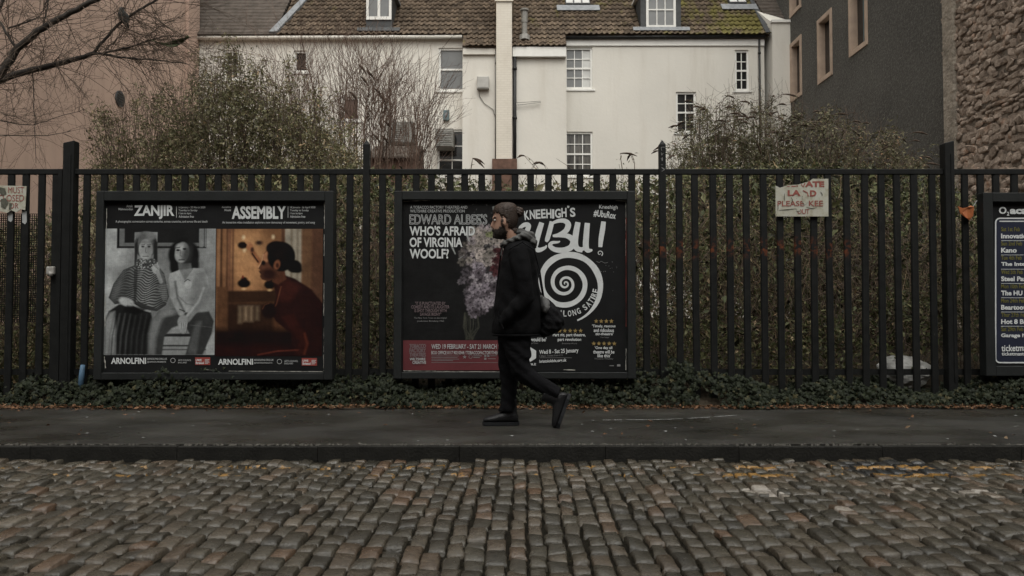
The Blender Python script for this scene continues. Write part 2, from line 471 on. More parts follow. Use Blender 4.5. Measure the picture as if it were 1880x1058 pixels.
M['glass_blind'] = m_glass('pane_with_slatted_blind', (0.02,0.02,0.02), 0.12, (0.14,0.13,0.115), True)
M['glass_curtain'] = m_glass('pane_with_pale_curtain', (0.50,0.50,0.48), 0.1)
M['glass_brown'] = m_glass('brown_pane', (0.10,0.055,0.04), 0.15)
M['pink'] = m_render('pink_brown_render', (0.53,0.385,0.31), (0.30,0.215,0.17), 0.9, True, 0.35)
def m_roughcast():
    g = G('dark_roughcast')
    c = g.ramp(g.noise(0.5, 6, 0.65), [(0.3, (0.070,0.067,0.061)), (0.7, (0.108,0.104,0.094))])
    c = g.mix(g.ramp(g.noise(14, 3, 0.75), [(0.46, 0.0), (0.66, 0.55)]), c, (0.20,0.195,0.18))
    g.bump(g.noise(16, 4, 0.7), 0.7, 0.06); return g.done(c, 0.9, 0.2)
M['roughcast'] = m_roughcast()
M['surround'] = mat('pink_stone_surround', (0.47,0.36,0.28), 0.8, 0.14, 3, 0.15, 20)
def m_rubble():
    g = G('rubble_stone')
    c = g.ramp(g.noise(2.6, 6, 0.65), [(0.25, (0.14,0.105,0.085)), (0.42, (0.33,0.265,0.215)), (0.58, (0.48,0.39,0.32)), (0.75, (0.42,0.24,0.155))])
    c = g.mix(1.0, c, g.ramp(g.noise(14, 5, 0.7), [(0.3, 0.6), (0.7, 1.2)]), 'MULTIPLY')
    g.bump(g.noise(12, 6, 0.7), 0.9, 0.05); return g.done(c, 0.92, 0.15)
M['rubble'] = m_rubble()
M['mortar'] = mat('old_mortar', (0.20,0.17,0.14), 0.95, 0.35, 3, 0.9, 10, 0.1, bdist=0.08)
M['bark'] = mat('wet_bark', (0.035,0.029,0.024), 0.75, 0.4, 14, 0.6, 40, 0.3)
M['twig'] = mat('brown_twig', (0.105,0.076,0.056), 0.8, 0.35, 6)
M['redtwig'] = mat('reddish_twig', (0.135,0.088,0.066), 0.8, 0.3, 6)
M['straw'] = mat('dead_straw_stem', (0.19,0.14,0.085), 0.85, 0.5, 3)
M['leaf_green'] = leafmat('glossy_green_leaf', [(0.0,(0.055,0.054,0.029)),(0.35,(0.133,0.130,0.064)),(0.7,(0.227,0.205,0.109)),(0.9,(0.361,0.310,0.193)),(1.0,(0.392,0.274,0.161))])
M['leaf_olive'] = leafmat('grey_olive_leaf', [(0.0,(0.038,0.038,0.021)),(0.4,(0.105,0.101,0.051)),(0.7,(0.178,0.165,0.094)),(0.88,(0.270,0.246,0.144)),(1.0,(0.237,0.144,0.075))])
M['leaf_scrub'] = leafmat('scrub_leaf', [(0.0,(0.022,0.022,0.012)),(0.3,(0.095,0.108,0.045)),(0.5,(0.169,0.169,0.078)),(0.68,(0.209,0.169,0.092)),(0.82,(0.270,0.182,0.105)),(1.0,(0.540,0.432,0.257))])
M['leaf_ivy'] = leafmat('ivy_leaf', [(0.0,(0.008,0.011,0.006)),(0.5,(0.0145,0.019,0.010)),(0.85,(0.026,0.031,0.016)),(1.0,(0.065,0.058,0.028))], 0.6, 0.15, 0.08)
M['leaf_dead'] = leafmat('dead_leaf', [(0.0,(0.05,0.026,0.014)),(0.5,(0.12,0.058,0.026)),(0.9,(0.19,0.095,0.045)),(1.0,(0.26,0.20,0.13))], 0.7, 0.3, 0.0)
M['spike'] = mat('dead_flower_spike', (0.055,0.036,0.024), 0.9, 0.4, 20)
M['skin'] = mat('skin', (0.36,0.215,0.155), 0.5, 0.1, 12)
def m_hair(name, c):
    g = G(name)
    n = g.noise(42, 4, 0.7, stretch=(0.35, 2.5, 3.2))
    col = g.ramp(n, [(0.3, mul(c, 0.45)), (0.7, mul(c, 1.7))]); g.bump(n, 0.6, 0.01)
    return g.done(col, 0.5, 0.4)
M['hair'] = m_hair('dark_brown_hair', (0.036,0.022,0.015))
M['beard'] = m_hair('dark_beard', (0.020,0.013,0.010))
def m_cloth(name, c, s=5, rough=0.9, b=0.5):
    g = G(name)
    n = g.noise(s, 4, 0.6, dist=0.6)
    g.bump(n, b, 0.04); g.bump(g.noise(220, 2), 0.3, 0.002)
    return g.done(g.ramp(n, [(0.3, mul(c, 0.8)), (0.7, mul(c, 1.2))]), rough, 0.12)
M['jacket'] = m_cloth('black_jacket_cloth', (0.006,0.006,0.0066), 7, 0.95, 0.35)
M['hood'] = m_cloth('grey_hoodie_cloth', (0.095,0.095,0.092), 16, 0.95, 0.4)
M['trousers'] = m_cloth('black_denim', (0.007,0.007,0.008), 9, 0.95, 0.35)
M['boot'] = mat('black_leather', (0.009,0.009,0.010), 0.5, 0.3, 12, 0.3, 40, 0.35)
M['sole'] = mat('rubber_sole', (0.010,0.011,0.013), 0.75, 0.2, 12)
M['bag'] = m_cloth('black_bag_cloth', (0.009,0.009,0.010), 14)
M['bag_grey'] = m_cloth('grey_bag_cloth', (0.12,0.12,0.12), 16)
M['box_grey'] = mat('grey_plastic_box', (0.42,0.41,0.38), 0.6, 0.12, 5)
M['box_teal'] = mat('blue_grey_alarm_box', (0.12,0.17,0.18), 0.6, 0.15, 8)
M['ac'] = mat('grey_metal_casing', (0.20,0.195,0.175), 0.6, 0.15, 6)
M['brick_red'] = mat('old_red_brick', (0.13,0.075,0.055), 0.9, 0.35, 5, 0.5, 18)
M['blue'] = mat('blue_paint', (0.07,0.13,0.20), 0.6, 0.3, 20)
M['orange'] = mat('orange_plastic', (0.42,0.14,0.055), 0.5, 0.2, 25)
M['plastic_bag'] = mat('white_plastic_bag', (0.42,0.42,0.40), 0.45, 0.25, 9, 0.8, 22, 0.4)
M['feather'] = mat('grey_feathers', (0.045,0.047,0.045), 0.8, 0.35, 22)
M['green_scrap'] = mat('green_plastic_scrap', (0.075,0.095,0.045), 0.6, 0.35, 20)
M['latch'] = mat('pale_latch_metal', (0.30,0.29,0.27), 0.5, 0.2, 20)
# ------------------------------------------------------------------ ground, road, pavement
KERB_Y, PAVE_Z, PAVE_END = 5.0, 0.08, 7.02
MB().quad((-800,-800,-0.12),(800,-800,-0.12),(800,800,-0.12),(-800,800,-0.12)).build('ground', M['ground'], kind='structure')
road = MB().quad((-40,-9,-0.022),(40,-9,-0.022),(40,KERB_Y+0.02,-0.022),(-40,KERB_Y+0.02,-0.022)).build('road', M['joint'], kind='structure', label='cobbled street of worn wet stone setts')

def sett(x0, x1, y0, y1, tint):
    """pillow-topped irregular stone, 52 triangles"""
    nx, ny = 4, 5
    j = 0.008
    c = [(x0,y0),(x1,y0),(x1,y1),(x0,y1)]
    c = [(a+random.uniform(-j,j)*0.7, b+random.uniform(-j,j)) for a, b in c]
    h = random.gauss(0, 0.0045); tx, ty = random.gauss(0, 0.035), random.gauss(0.01, 0.035)
    V = []
    for q in range(ny):
        for p in range(nx):
            s, t = p/(nx-1), q/(ny-1)
            ss = [0.0, 0.09, 0.91, 1.0][p]; tt = [0.0, 0.09, 0.5, 0.91, 1.0][q]
            x = (c[0][0]*(1-ss)+c[1][0]*ss)*(1-tt) + (c[3][0]*(1-ss)+c[2][0]*ss)*tt
            y = (c[0][1]*(1-ss)+c[1][1]*ss)*(1-tt) + (c[3][1]*(1-ss)+c[2][1]*ss)*tt
            edge = (p in (0, nx-1)) + (q in (0, ny-1))
            z = h + tx*(ss-0.5)*(x1-x0)*2 + ty*(tt-0.5)*(y1-y0) - (0.005 if p in (0, nx-1) else 0.0) - (0.011, 0.0012, 0.0, 0.0012, 0.011)[q]
            if edge == 0: z += random.gauss(0, 0.0018)
            else: x += random.gauss(0, 0.0028); y += random.gauss(0, 0.0028)
            V.append((x, y, z))
    F = [(q*nx+p, q*nx+p+1, (q+1)*nx+p+1, (q+1)*nx+p) for q in range(ny-1) for p in range(nx-1)]
    rim = [p for p in range(nx)] + [q*nx+nx-1 for q in range(1, ny)] + [(ny-1)*nx+p for p in range(nx-2, -1, -1)] + [q*nx for q in range(ny-2, 0, -1)]
    b = len(V); V += [(V[i][0], V[i][1], -0.05) for i in rim]; n = len(rim)
    F += [(rim[k], b+k, b+(k+1) % n, rim[(k+1) % n]) for k in range(n)]
    return np.array(V), np.array(F), np.full(len(V), tint)
setts = []
x = -6.6
while x < 6.6:
    wd = random.uniform(0.072, 0.094)
    y = 1.0 + random.uniform(0, 0.15)
    wig = x*0.9 + random.uniform(-0.12, 0.12)
    while y < KERB_Y - 0.03:
        ln = min(random.choice((0.11, 0.13, 0.14, 0.155, 0.175))*random.uniform(0.92, 1.1), KERB_Y - 0.012 - y)
        if ln < 0.05: break
        if ln > 0.1 or KERB_Y - y < 0.1:
            sway = 0.014*math.sin(y*1.7 + wig)
            t = random.random()
            t = t*0.72 if random.random() < 0.88 else 0.72 + t*0.28
            g = 0.005 + 0.003*random.random(); e = random.uniform(0.005, 0.0085); q_ = random.gauss(0, 0.004)
            setts.append(((x+wd/2, y+ln/2), sett(x+sway+e+q_, x+wd+sway-e+q_, y+g, y+ln-g, t)))
        y += ln
    x += wd
def seen(c):
    X, Y = c
    return abs(X)*FPX/Y < 960 and 2.72 < Y
vis = sorted([s for s in setts if seen(s[0])], key=lambda s: s[0][1])
first = {id(s) for s in vis[:300]}
for s in vis[:300]:
    np_mesh('sett', s[1][0], s[1][1], M['sett'], road, s[1][2], False)
def join(parts):
    V, F, T, n = [], [], [], 0
    for v, f, t in parts: V.append(v); F.append(f+n); T.append(t); n += len(v)
    return np.concatenate(V), np.concatenate(F), np.concatenate(T)
V, F, T = join([s[1] for s in setts if id(s) not in first])
np_mesh('setts', V, F, M['sett'], road, T, False, kind='stuff')

pave = MB()
ys = np.linspace(KERB_Y+0.06, PAVE_END+0.25, 12); xs = np.linspace(-30, 30, 180)
hz = lambda X, Y: PAVE_Z + 0.004*math.sin(X*1.3+Y) + 0.003*math.sin(X*3.1-Y*2.2)*min(1, (Y-KERB_Y-0.06)*3)
pv = [(X, Y, hz(X, Y)) for Y in ys for X in xs]; nx = len(xs)
pave.add(pv, [(j*nx+i, j*nx+i+1, (j+1)*nx+i+1, (j+1)*nx+i) for j in range(len(ys)-1) for i in range(nx-1)])
pavement = pave.build('pavement', M['asphalt'], smooth=True, kind='structure', label='dark wet asphalt pavement behind a low kerb')
kx = -14.2
while kx < 14:
    L = random.uniform(0.86, 0.98)
    kb = MB().box(kx+0.0005, kx+L-0.0005, KERB_Y, KERB_Y+0.058, -0.1, PAVE_Z+random.uniform(-0.002,0.002))
    kb.build('kerb_stone', M['kerb'], pavement, bevel=0.005); kx += L
# gritty seam behind the kerb
gv, gf = [], []
for i in range(1500):
    gx = random.uniform(-7, 7); gy = KERB_Y+0.05+abs(random.gauss(0, 0.018)); s = random.uniform(0.004, 0.011); b = len(gv); z = PAVE_Z
    gv += [(gx-s,gy-s,z-0.002),(gx+s,gy-s,z-0.002),(gx+s,gy+s,z-0.002),(gx-s,gy+s,z-0.002),(gx,gy,z+s*0.9)]
    gf += [(b,b+1,b+4),(b+1,b+2,b+4),(b+2,b+3,b+4),(b+3,b,b+4)]
np_mesh('kerb_grit', gv, gf, M['grit'], pavement, kind='stuff')
# pale scuffed line and flecks trodden into the asphalt
ln = MB(); pts = []
for i in range(41):
    t = i/40; px = 1085 + 280*t; py = 772.5 - 1.5*t - 16*max(0, t-0.35)**1.6*1.3
    Y = 0.88*FPX/(py-572); pts.append(((px-940)*Y/FPX, Y))
for a, b in zip(pts, pts[1:]):
    k = 0.004+0.003*random.random()
    if random.random() < 0.85:
        ln.quad((a[0],a[1]-k,hz(*a)+0.004),(b[0],b[1]-k,hz(*b)+0.004),(b[0],b[1]+k,hz(*b)+0.004),(a[0],a[1]+k,hz(*a)+0.004))
for i in range(46):
    X, Y = random.uniform(-4.5, 4.5), random.uniform(5.2, 6.8); k = random.uniform(0.005, 0.014)
    pp = [(X+k*random.uniform(0.6,1.3)*math.cos(a), Y+k*random.uniform(0.6,1.3)*math.sin(a), hz(X,Y)+0.004) for a in np.linspace(0, 2*math.pi, 7)[:-1]]
    ln.add(pp, [tuple(range(6))])
ln.build('scuff_marks', M['grey_ink'], pavement, kind='stuff')

# soil bank behind the fence
bank = MB(); bx = np.linspace(-30, 30, 80); by = [6.98, 7.1, 7.5, 8.5, 10, 13, 18, 26, 36]
bzv = [0.06, 0.12, 0.2, 0.3, 0.4, 0.5, 0.6, 0.7, 0.8]
bank.add([(X, Y, Z + (0.04*math.sin(X*2.1+Y*3) if Y > 7.2 else 0)) for Y, Z in zip(by, bzv) for X in bx],
         [(j*80+i, j*80+i+1, (j+1)*80+i+1, (j+1)*80+i) for j in range(len(by)-1) for i in range(79)])
bank.build('soil_bank', M['soil'], smooth=True, kind='structure')

# ------------------------------------------------------------------ buildings
def facade(mb, fn, u0, u1, z0, z1, holes, reveal):
    """sheet u0..u1 x z0..z1 with rectangular holes and their reveals; fn(u, z, depth) -> world"""
    us = sorted({u0, u1} | {h[0] for h in holes} | {h[1] for h in holes}); zs = sorted({z0, z1} | {h[2] for h in holes} | {h[3] for h in holes})
    for a, b in zip(us, us[1:]):
        for c, d in zip(zs, zs[1:]):
            m, n = (a+b)/2, (c+d)/2
            if any(h[0] < m < h[1] and h[2] < n < h[3] for h in holes): continue
            mb.quad(fn(a,c,0), fn(b,c,0), fn(b,d,0), fn(a,d,0))
    for a, b, c, d in holes:
        mb.quad(fn(a,c,0), fn(a,d,0), fn(a,d,reveal), fn(a,c,reveal)); mb.quad(fn(b,c,0), fn(b,c,reveal), fn(b,d,reveal), fn(b,d,0))
        mb.quad(fn(a,c,0), fn(a,c,reveal), fn(b,c,reveal), fn(b,c,0)); mb.quad(fn(a,d,0), fn(b,d,0), fn(b,d,reveal), fn(a,d,reveal))

HY = 28.0
house = thing('house', 'long cream rendered house with sash windows and mossy pantile roof', 'house', (0, HY, 0))
xl, xr = P(350, 200, HY).x, P(1404, 200, HY).x
EAVE = P(900, 68, HY).z
def rect(px0, px1, py0, py1, Y=HY):
    return (P(px0, 200, Y).x, P(px1, 200, Y).x, P(940, py1, Y).z, P(940, py0, Y).z)
WIN = [  # px0 px1 py0 py1 cols rows glass  (rows counted over both sashes)
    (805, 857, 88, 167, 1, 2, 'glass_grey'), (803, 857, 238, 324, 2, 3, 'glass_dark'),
    (411, 438, 92, 146, 2, 2, 'glass_dark'), (539, 564, 93, 133, 1, 1, 'glass_dark'), (628, 660, 178, 222, 1, 1, 'glass_brown'),
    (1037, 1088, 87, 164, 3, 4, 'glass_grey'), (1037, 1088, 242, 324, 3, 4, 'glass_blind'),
    (1241, 1278, 169, 244, 2, 4, 'glass_dark'), (1350, 1376, 92, 167, 2, 4, 'glass_dark'), (1352, 1376, 256, 291, 2, 2, 'glass_brown')]
holes = [rect(*wn[:4]) for wn in WIN]
fn = lambda u, z, d: (u, HY+d, z)
wall = MB(); facade(wall, fn, xl, xr, 0.3, EAVE+0.02, holes, 0.16)
wall.box(xl, xr, HY+0.9, HY+8, 0.3, EAVE+0.1)
wall.build('wall', M['render'], house)

def window(parent, r, Y, cols, rows, glass, sill=True, deep=0.07, fw=0.075, hood=True):
    x0, x1, z0, z1 = r
    f = MB(); yb = Y+0.02; ye = Y+deep+0.03
    f.box(x0, x0+fw, yb, ye, z0, z1); f.box(x1-fw, x1, yb, ye, z0, z1); f.box(x0+fw, x1-fw, yb, ye, z1-fw, z1); f.box(x0+fw, x1-fw, yb, ye, z0, z0+fw*1.2)
    part = f.build('window', M['trim'], parent)
    ix0, ix1, iz0, iz1 = x0+fw, x1-fw, z0+fw*1.2, z1-fw
    bars = MB(); bw = 0.016; pw, ph = (ix1-ix0)/cols, (iz1-iz0)/rows
    mid = rows//2 if rows >= 2 else 0
    for c in range(1, cols):
        bars.box(ix0+c*pw-bw, ix0+c*pw+bw, Y+0.045, Y+0.072, iz0, iz1)
    for q in range(1, rows):
        k = 0.032 if q == mid else bw
        bars.box(ix0, ix1, Y+0.035 if q == mid else Y+0.048, Y+0.074, iz0+q*ph-k, iz0+q*ph+k)
    if bars.v: bars.build('glazing_bar', M['trim'], part)
    for c in range(cols):
        for q in range(rows):
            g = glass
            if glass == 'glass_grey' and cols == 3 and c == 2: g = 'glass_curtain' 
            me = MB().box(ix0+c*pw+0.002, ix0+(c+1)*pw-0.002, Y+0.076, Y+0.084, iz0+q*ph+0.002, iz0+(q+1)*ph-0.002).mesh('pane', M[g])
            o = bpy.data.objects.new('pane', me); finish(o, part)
            o.rotation_euler = (0, 0, 0)
    if sill: MB().box(x0-0.09, x1+0.09, Y-0.07, Y+0.1, z0-0.07, z0-0.001).build('sill', M['trim'], part, bevel=0.008)
    if hood: MB().box(x0-0.03, x1+0.03, Y-0.025, Y+0.02, z1+0.001, z1+0.05).build('lintel_moulding', M['trim'], part)
    return part
for wn, h in zip(WIN, holes):
    window(house, h, HY+0.03, wn[4], wn[5], wn[6])

# projecting stair bay in the middle
BY = HY - 0.62
b0, b1 = P(849, 200, BY).x, P(1040, 200, BY).x
bz = P(940, 88, BY).z
MB().box(b0, b1, BY, HY+0.5, 0.3, bz).build('bay_wall', M['render'], house)
f1 = (P(850,0,BY-0.1).x, P(909,0,BY-0.1).x); f2 = (P(941,0,BY-0.1).x, P(1039,0,BY-0.1).x)
MB().box(f1[0], f1[1], BY-0.1, BY-0.002, P(0,100,BY-0.1).z, P(0,89,BY-0.1).z).build('fascia', M['render'], house, bevel=0.01)
MB().box(f2[0], f2[1], BY-0.16, BY-0.002, P(0,105,BY-0.1).z, P(0,87,BY-0.1).z).build('fascia', M['trim'], house, bevel=0.01)
# eaves board and gutters
MB().box(xl, b0-0.02, HY-0.05, HY-0.002, EAVE-0.13, EAVE+0.05).build('eaves_board', M['render'], house)
MB().box(b1+0.02, xr, HY-0.05, HY-0.002, EAVE-0.34, EAVE-0.1).build('eaves_board', M['trim'], house)
MB().tube([(xl, HY-0.16, EAVE-0.10), (b0-0.05, HY-0.16, EAVE-0.06)], 0.075, 8).build('gutter', M['render'], house, smooth=True)
MB().tube([(b1+0.03, HY-0.13, EAVE-0.06), (xr, HY-0.13, EAVE-0.02)], 0.06, 8).build('gutter', M['pipe_black'], house, smooth=True)

# pantile roof
SL = math.tan(R(47)); cs, sn = math.cos(R(47)), math.sin(R(47))
RY, RZ = HY-0.18, EAVE+0.02
rp = lambda X, s, h=0.0: Vector((X, RY + s*cs - h*sn, RZ + s*sn + h*cs))   # s metres up the slope
def slab(mb, X0, X1, s0, s1, t=0.08, h=0.0):
    a = [rp(X0,s0,h), rp(X1,s0,h), rp(X1,s1,h), rp(X0,s1,h)]; b = [rp(X0,s0,h-t), rp(X1,s0,h-t), rp(X1,s1,h-t), rp(X0,s1,h-t)]
    mb.add(a+b, [(0,1,2,3),(7,6,5,4),(0,4,5,1),(1,5,6,2),(2,6,7,3),(3,7,4,0)])
xv = P(512, 30, HY).x
rb = MB(); slab(rb, xv, xr+0.1, 0.0, 6.2, 0.1); slab(rb, b0, b1, -0.86, 0.0, 0.06)
roof = rb.build('roof', M['tile'], house)
TW, TG = 0.20, 0.335
prof = [(0,0.012),(0.03,0.0),(0.07,-0.004),(0.11,0.012),(0.15,0.042),(0.19,0.045),(0.215,0.02)]
vs, n = [], len(prof)
for (u, h) in prof: vs.append(Vector((u, -0.05*cs*0 , 0)) + Vector((0, -(h+0.052)*sn, (h+0.052)*cs)))
for (u, h) in prof: vs.append(Vector((u, 0.39*cs, 0.39*sn)) + Vector((0, -(h+0.006)*sn, (h+0.006)*cs)))
for (u, h) in prof: vs.append(Vector((u, 0, 0)) + Vector((0, -(h+0.030)*sn, (h+0.030)*cs)))
fs = [(i, i+1, n+i+1, n+i) for i in range(n-1)] + [(2*n+i, 2*n+i+1, i+1, i) for i in range(n-1)]
tile_me = MB().add(vs, fs).mesh('roof_tile', M['tile'], False, fixn=False)
spots = []
nX = int((xr-xv)/TW)
for c in range(nX+1):
    X = xv + c*TW
    for q in range(-3, 13):
        s = -0.03 + q*TG
        if q < 0 and not (b0-0.02 <= X <= b1-TW+0.03): continue
        if q < 0 and s < -0.9: s = -0.9
        spots.append((X, s))
spots.sort(key=lambda a: a[1])
tv = np.array([v[:] for v in tile_me.vertices]) if False else np.array([tuple(v.co) for v in tile_me.vertices]); tf = np.array([tuple(p.vertices) for p in tile_me.polygons])
rest = []
for i, (X, s) in enumerate(spots):
    p = rp(X + random.gauss(0, 0.005), s + random.gauss(0, 0.010), random.gauss(0, 0.004))
    if i < 300:
        o = place('roof_tile', tile_me, p, roof, rot=(0, random.gauss(0, 0.012), random.gauss(0, 0.02)))
    else:
        rest.append((tv + np.array(p[:]), tf, np.zeros(len(tv))))
V, F, T = join(rest); np_mesh('roof_tiles', V, F, M['tile'], roof, kind='stuff')
# older roof beyond the valley, ridge side closed
ob_ = MB(); slab(ob_, xl-4, xv-0.1, -0.05, 6.2, 0.1, 0.05); ob_.build('old_tiled_roof', M['plaintile'], house)
va = MB(); va.add([rp(xv-0.28,0,0.13), rp(xv+0.0,0,0.13), rp(xv+0.95,4.2,0.13), rp(xv+0.72,4.2,0.13), rp(xv-0.28,0,0.02), rp(xv,0,0.02), rp(xv+0.95,4.2,0.02), rp(xv+0.72,4.2,0.02)],
                  [(0,1,2,3),(7,6,5,4),(0,4,5,1),(1,5,6,2),(2,6,7,3),(3,7,4,0)]); va.build('lead_valley', M['lead'], house)
MB().box(xl-4, xr, RY+6.2*cs-0.02, RY+6.2*cs+4.5, EAVE, RZ+6.2*sn-0.2).build('roof_back', M['plaintile'], house)

def roof_at(px, py):
    """world point on the roof plane seen at a photo pixel"""
    d0 = P(px, py, 1.0) - Vector((0,0,CAM_Z)); c = Vector((0,0,CAM_Z))
    nrm = Vector((0, -sn, cs)); o = rp(0, 0)
    return c + d0*((o-c).dot(nrm)/d0.dot(nrm))
# dormer with two casements and a dark apron
def dormer(px0, px1, py_base, py_sill, cols, rows, label, cheek, apron, roofcap):
    a = roof_at(px0, py_base); b = roof_at(px1, py_base); Y = a.y+0.02
    z0, zs, z1 = a.z-0.25, P(0, py_sill, Y).z, P(0, -14, Y).z
    x0, x1 = P(px0, 0, Y).x, P(px1, 0, Y).x
    d = MB().box(x0, x1, Y, Y+3.0, z0, z1); part = d.build('dormer', M[cheek], house, label=label)
    wx = (x0+0.02, x1-0.02) if cols == 2 else (x0+0.2, x1-0.2)
    f = MB(); fw = 0.09; yb, ye = Y-0.05, Y-0.002
    f.box(wx[0], wx[0]+fw, yb, ye, zs, z1); f.box(wx[1]-fw, wx[1], yb, ye, zs, z1); f.box(wx[0]+fw, wx[1]-fw, yb, ye, zs, zs+fw*1.3); f.box(wx[0]+fw, wx[1]-fw, yb, ye, z1-fw, z1)
    f.build('window_frame', M['trim'], part)
    ix0, ix1, iz0, iz1 = wx[0]+fw, wx[1]-fw, zs+fw*1.3, z1-fw
    pw, ph = (ix1-ix0)/cols, (iz1-iz0)/rows; bars = MB()
    for c in range(1, cols): bars.box(ix0+c*pw-(0.05 if cols == 2 else 0.018), ix0+c*pw+(0.05 if cols == 2 else 0.018), Y-0.045, Y-0.012, iz0, iz1)
    for q in range(1, rows): bars.box(ix0, ix1, Y-0.043, Y-0.013, iz0+q*ph-0.025, iz0+q*ph+0.025)
    bars.build('glazing_bar', M['trim'], part)
    for c in range(cols):
        for q in range(rows):
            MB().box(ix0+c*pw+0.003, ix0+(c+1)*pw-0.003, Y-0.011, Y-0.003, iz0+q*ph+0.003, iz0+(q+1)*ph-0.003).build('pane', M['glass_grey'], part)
    ap = MB(); e = 0.3
    pa = [rp(x0-e, (Y-RY)/cs-0.16, 0.10), rp(x1+e, (Y-RY)/cs-0.16, 0.10), rp(x1+e, (Y-RY)/cs+0.06, 0.12), rp(x0-e, (Y-RY)/cs+0.06, 0.12)]
    pb = [p - Vector((0, -sn, cs))*0.03 for p in pa]
    ap.add(pa+pb, [(0,1,2,3),(7,6,5,4),(0,4,5,1),(1,5,6,2),(2,6,7,3),(3,7,4,0)]); ap.build('lead_apron', M[apron], part)
    MB().box(x0-0.12, x1+0.12, Y-0.18, Y+3.0, z1+0.002, z1+0.1).build('dormer_roof', M[roofcap], part)
dormer(672, 720, 58, 37, 2, 1, 'dormer with two white casements', 'slate', 'slate', 'lead')
dormer(1176, 1250, 57, 53, 3, 2, 'dormer with six small panes', 'slate', 'lead', 'trim')
def rooflight(px0, px1, py, n):
    a = roof_at(px0, py); b = roof_at(px1, py); s = (a.y-RY)/cs
    part = None
    f = MB(); slab(f, a.x, b.x, s, s+1.3, 0.12, 0.16); part = f.build('rooflight', M['slate'], house)
    w_ = (b.x-a.x)/n
    for k in range(n):
        g = MB(); slab(g, a.x+k*w_+0.03, a.x+(k+1)*w_-0.03, s+0.05, s+1.25, 0.01, 0.172); g.build('pane', M['glass_curtain'], part)
    e = MB(); slab(e, a.x-0.35, b.x+0.35, s-0.45, s-0.02, 0.03, 0.115); e.build('lead_apron', M['lead'], part)
rooflight(1038, 1083, 14, 3); rooflight(1338, 1370, 12, 2)
# gable coping at the east end
cp = MB(); slab(cp, xr-0.02, xr+0.16, 0.0, 6.2, 0.16, 0.10); cp.build('gable_coping', M['slate'], house)

# chimney breast, downpipes, flue
CY = BY - 0.32
cx0, cx1 = P(911, 0, CY).x, P(940, 0, CY).x
MB().box(cx0, cx1, CY, BY+2.2, P(0,293,CY).z, P(0,-60,CY).z).build('chimney_stack', M['brickpaint'], house, bevel=0.015)
MB().box(cx0-0.05, cx1+0.05, CY-0.05, BY+2.3, P(0,3,CY).z, P(0,-8,CY).z).build('chimney_band', M['brickpaint'], house)
MB().box(cx0-0.14, cx1+0.18, CY-0.14, BY-0.01, 0.3, P(0,293,CY).z-0.002).build('chimney_base', M['brick_red'], house)
def pipe(px, py0, py1, Y, r, m='pipe_black', name='downpipe'):
    a, b = P(px, py0, Y), P(px, py1, Y); mb = MB().tube([a, Vector((a.x, Y, b.z))], r, 8)
    for k in range(3):
        z = a.z + (b.z-a.z)*(0.1+0.4*k); mb.tube([(a.x, Y, z-0.04), (a.x, Y, z+0.04)], r*1.35, 8)
    mb.build(name, M[m], house, smooth=True)
pipe(945, 104, 330, BY-0.09, 0.062); pipe(1394, 72, 330, HY-0.09, 0.04); pipe(910, 92, 330, BY-0.06, 0.025, 'ac')
fl = roof_at(963, 72); fb = MB().tube([fl, fl+Vector((0,0,0.62))], 0.10, 12).tube([fl+Vector((0,0,0.6)), fl+Vector((0,0,1.02))], 0.115, 12)
fb.tube([fl+Vector((0,0,1.04)), fl+Vector((0,0,1.1))], 0.16, 12).tube([fl+Vector((0,-0.05,-0.1)), fl+Vector((0,0,0.1))], 0.2, 12)
fb.build('flue', M['flue'], house, smooth=False)
br = MB(); a = P(948, 189, BY-0.1); br.tube([a, P(992,186,BY-0.1), P(993,188,BY-0.1), P(950,193,BY-0.1)], 0.012, 5); br.build('wall_bracket', M['flue'], house)
# side wing between house and dark building
WY = 27.86
wx0, wx1, wx2 = P(1404,0,HY).x, P(1417,0,WY).x, P(1452,0,WY).x
wz = P(0,42,WY).z
wg = MB(); zt = P(0,3,HY).z
wg.add([(wx0,HY+0.9,0.3),(wx1,WY,0.3),(wx2+0.2,WY,0.3),(wx2+0.2,HY+0.9,0.3),(wx0,HY+0.9,zt),(wx1,WY,wz),(wx2+0.2,WY,wz),(wx2+0.2,HY+0.9,wz)],
       [(0,1,5,4),(1,2,6,5),(2,3,7,6),(3,0,4,7),(4,5,6,7)])
wg.build('side_wing', M['render'], house)
MB().box(wx1-0.03, wx2+0.3, WY-0.06, WY+0.16, wz+0.002, wz+0.1).build('coping', M['trim'], house)
MB().add([(wx1+0.03,WY+0.2,wz-0.05),(wx2+0.5,WY+0.2,wz-0.05),(wx2+0.5,WY+4,wz+4.4),(wx1-0.4,WY+4,wz+4.4),(wx1+0.03,WY+0.2,wz-0.4),(wx2+0.5,WY+0.2,wz-0.4),(wx2+0.5,WY+4,0.4),(wx1-0.4,WY+4,0.4)],
         [(0,1,2,3),(0,4,5,1),(1,5,6,2),(3,2,6,7),(0,3,7,4)]).build('wing_roof', M['plaintile'], house)

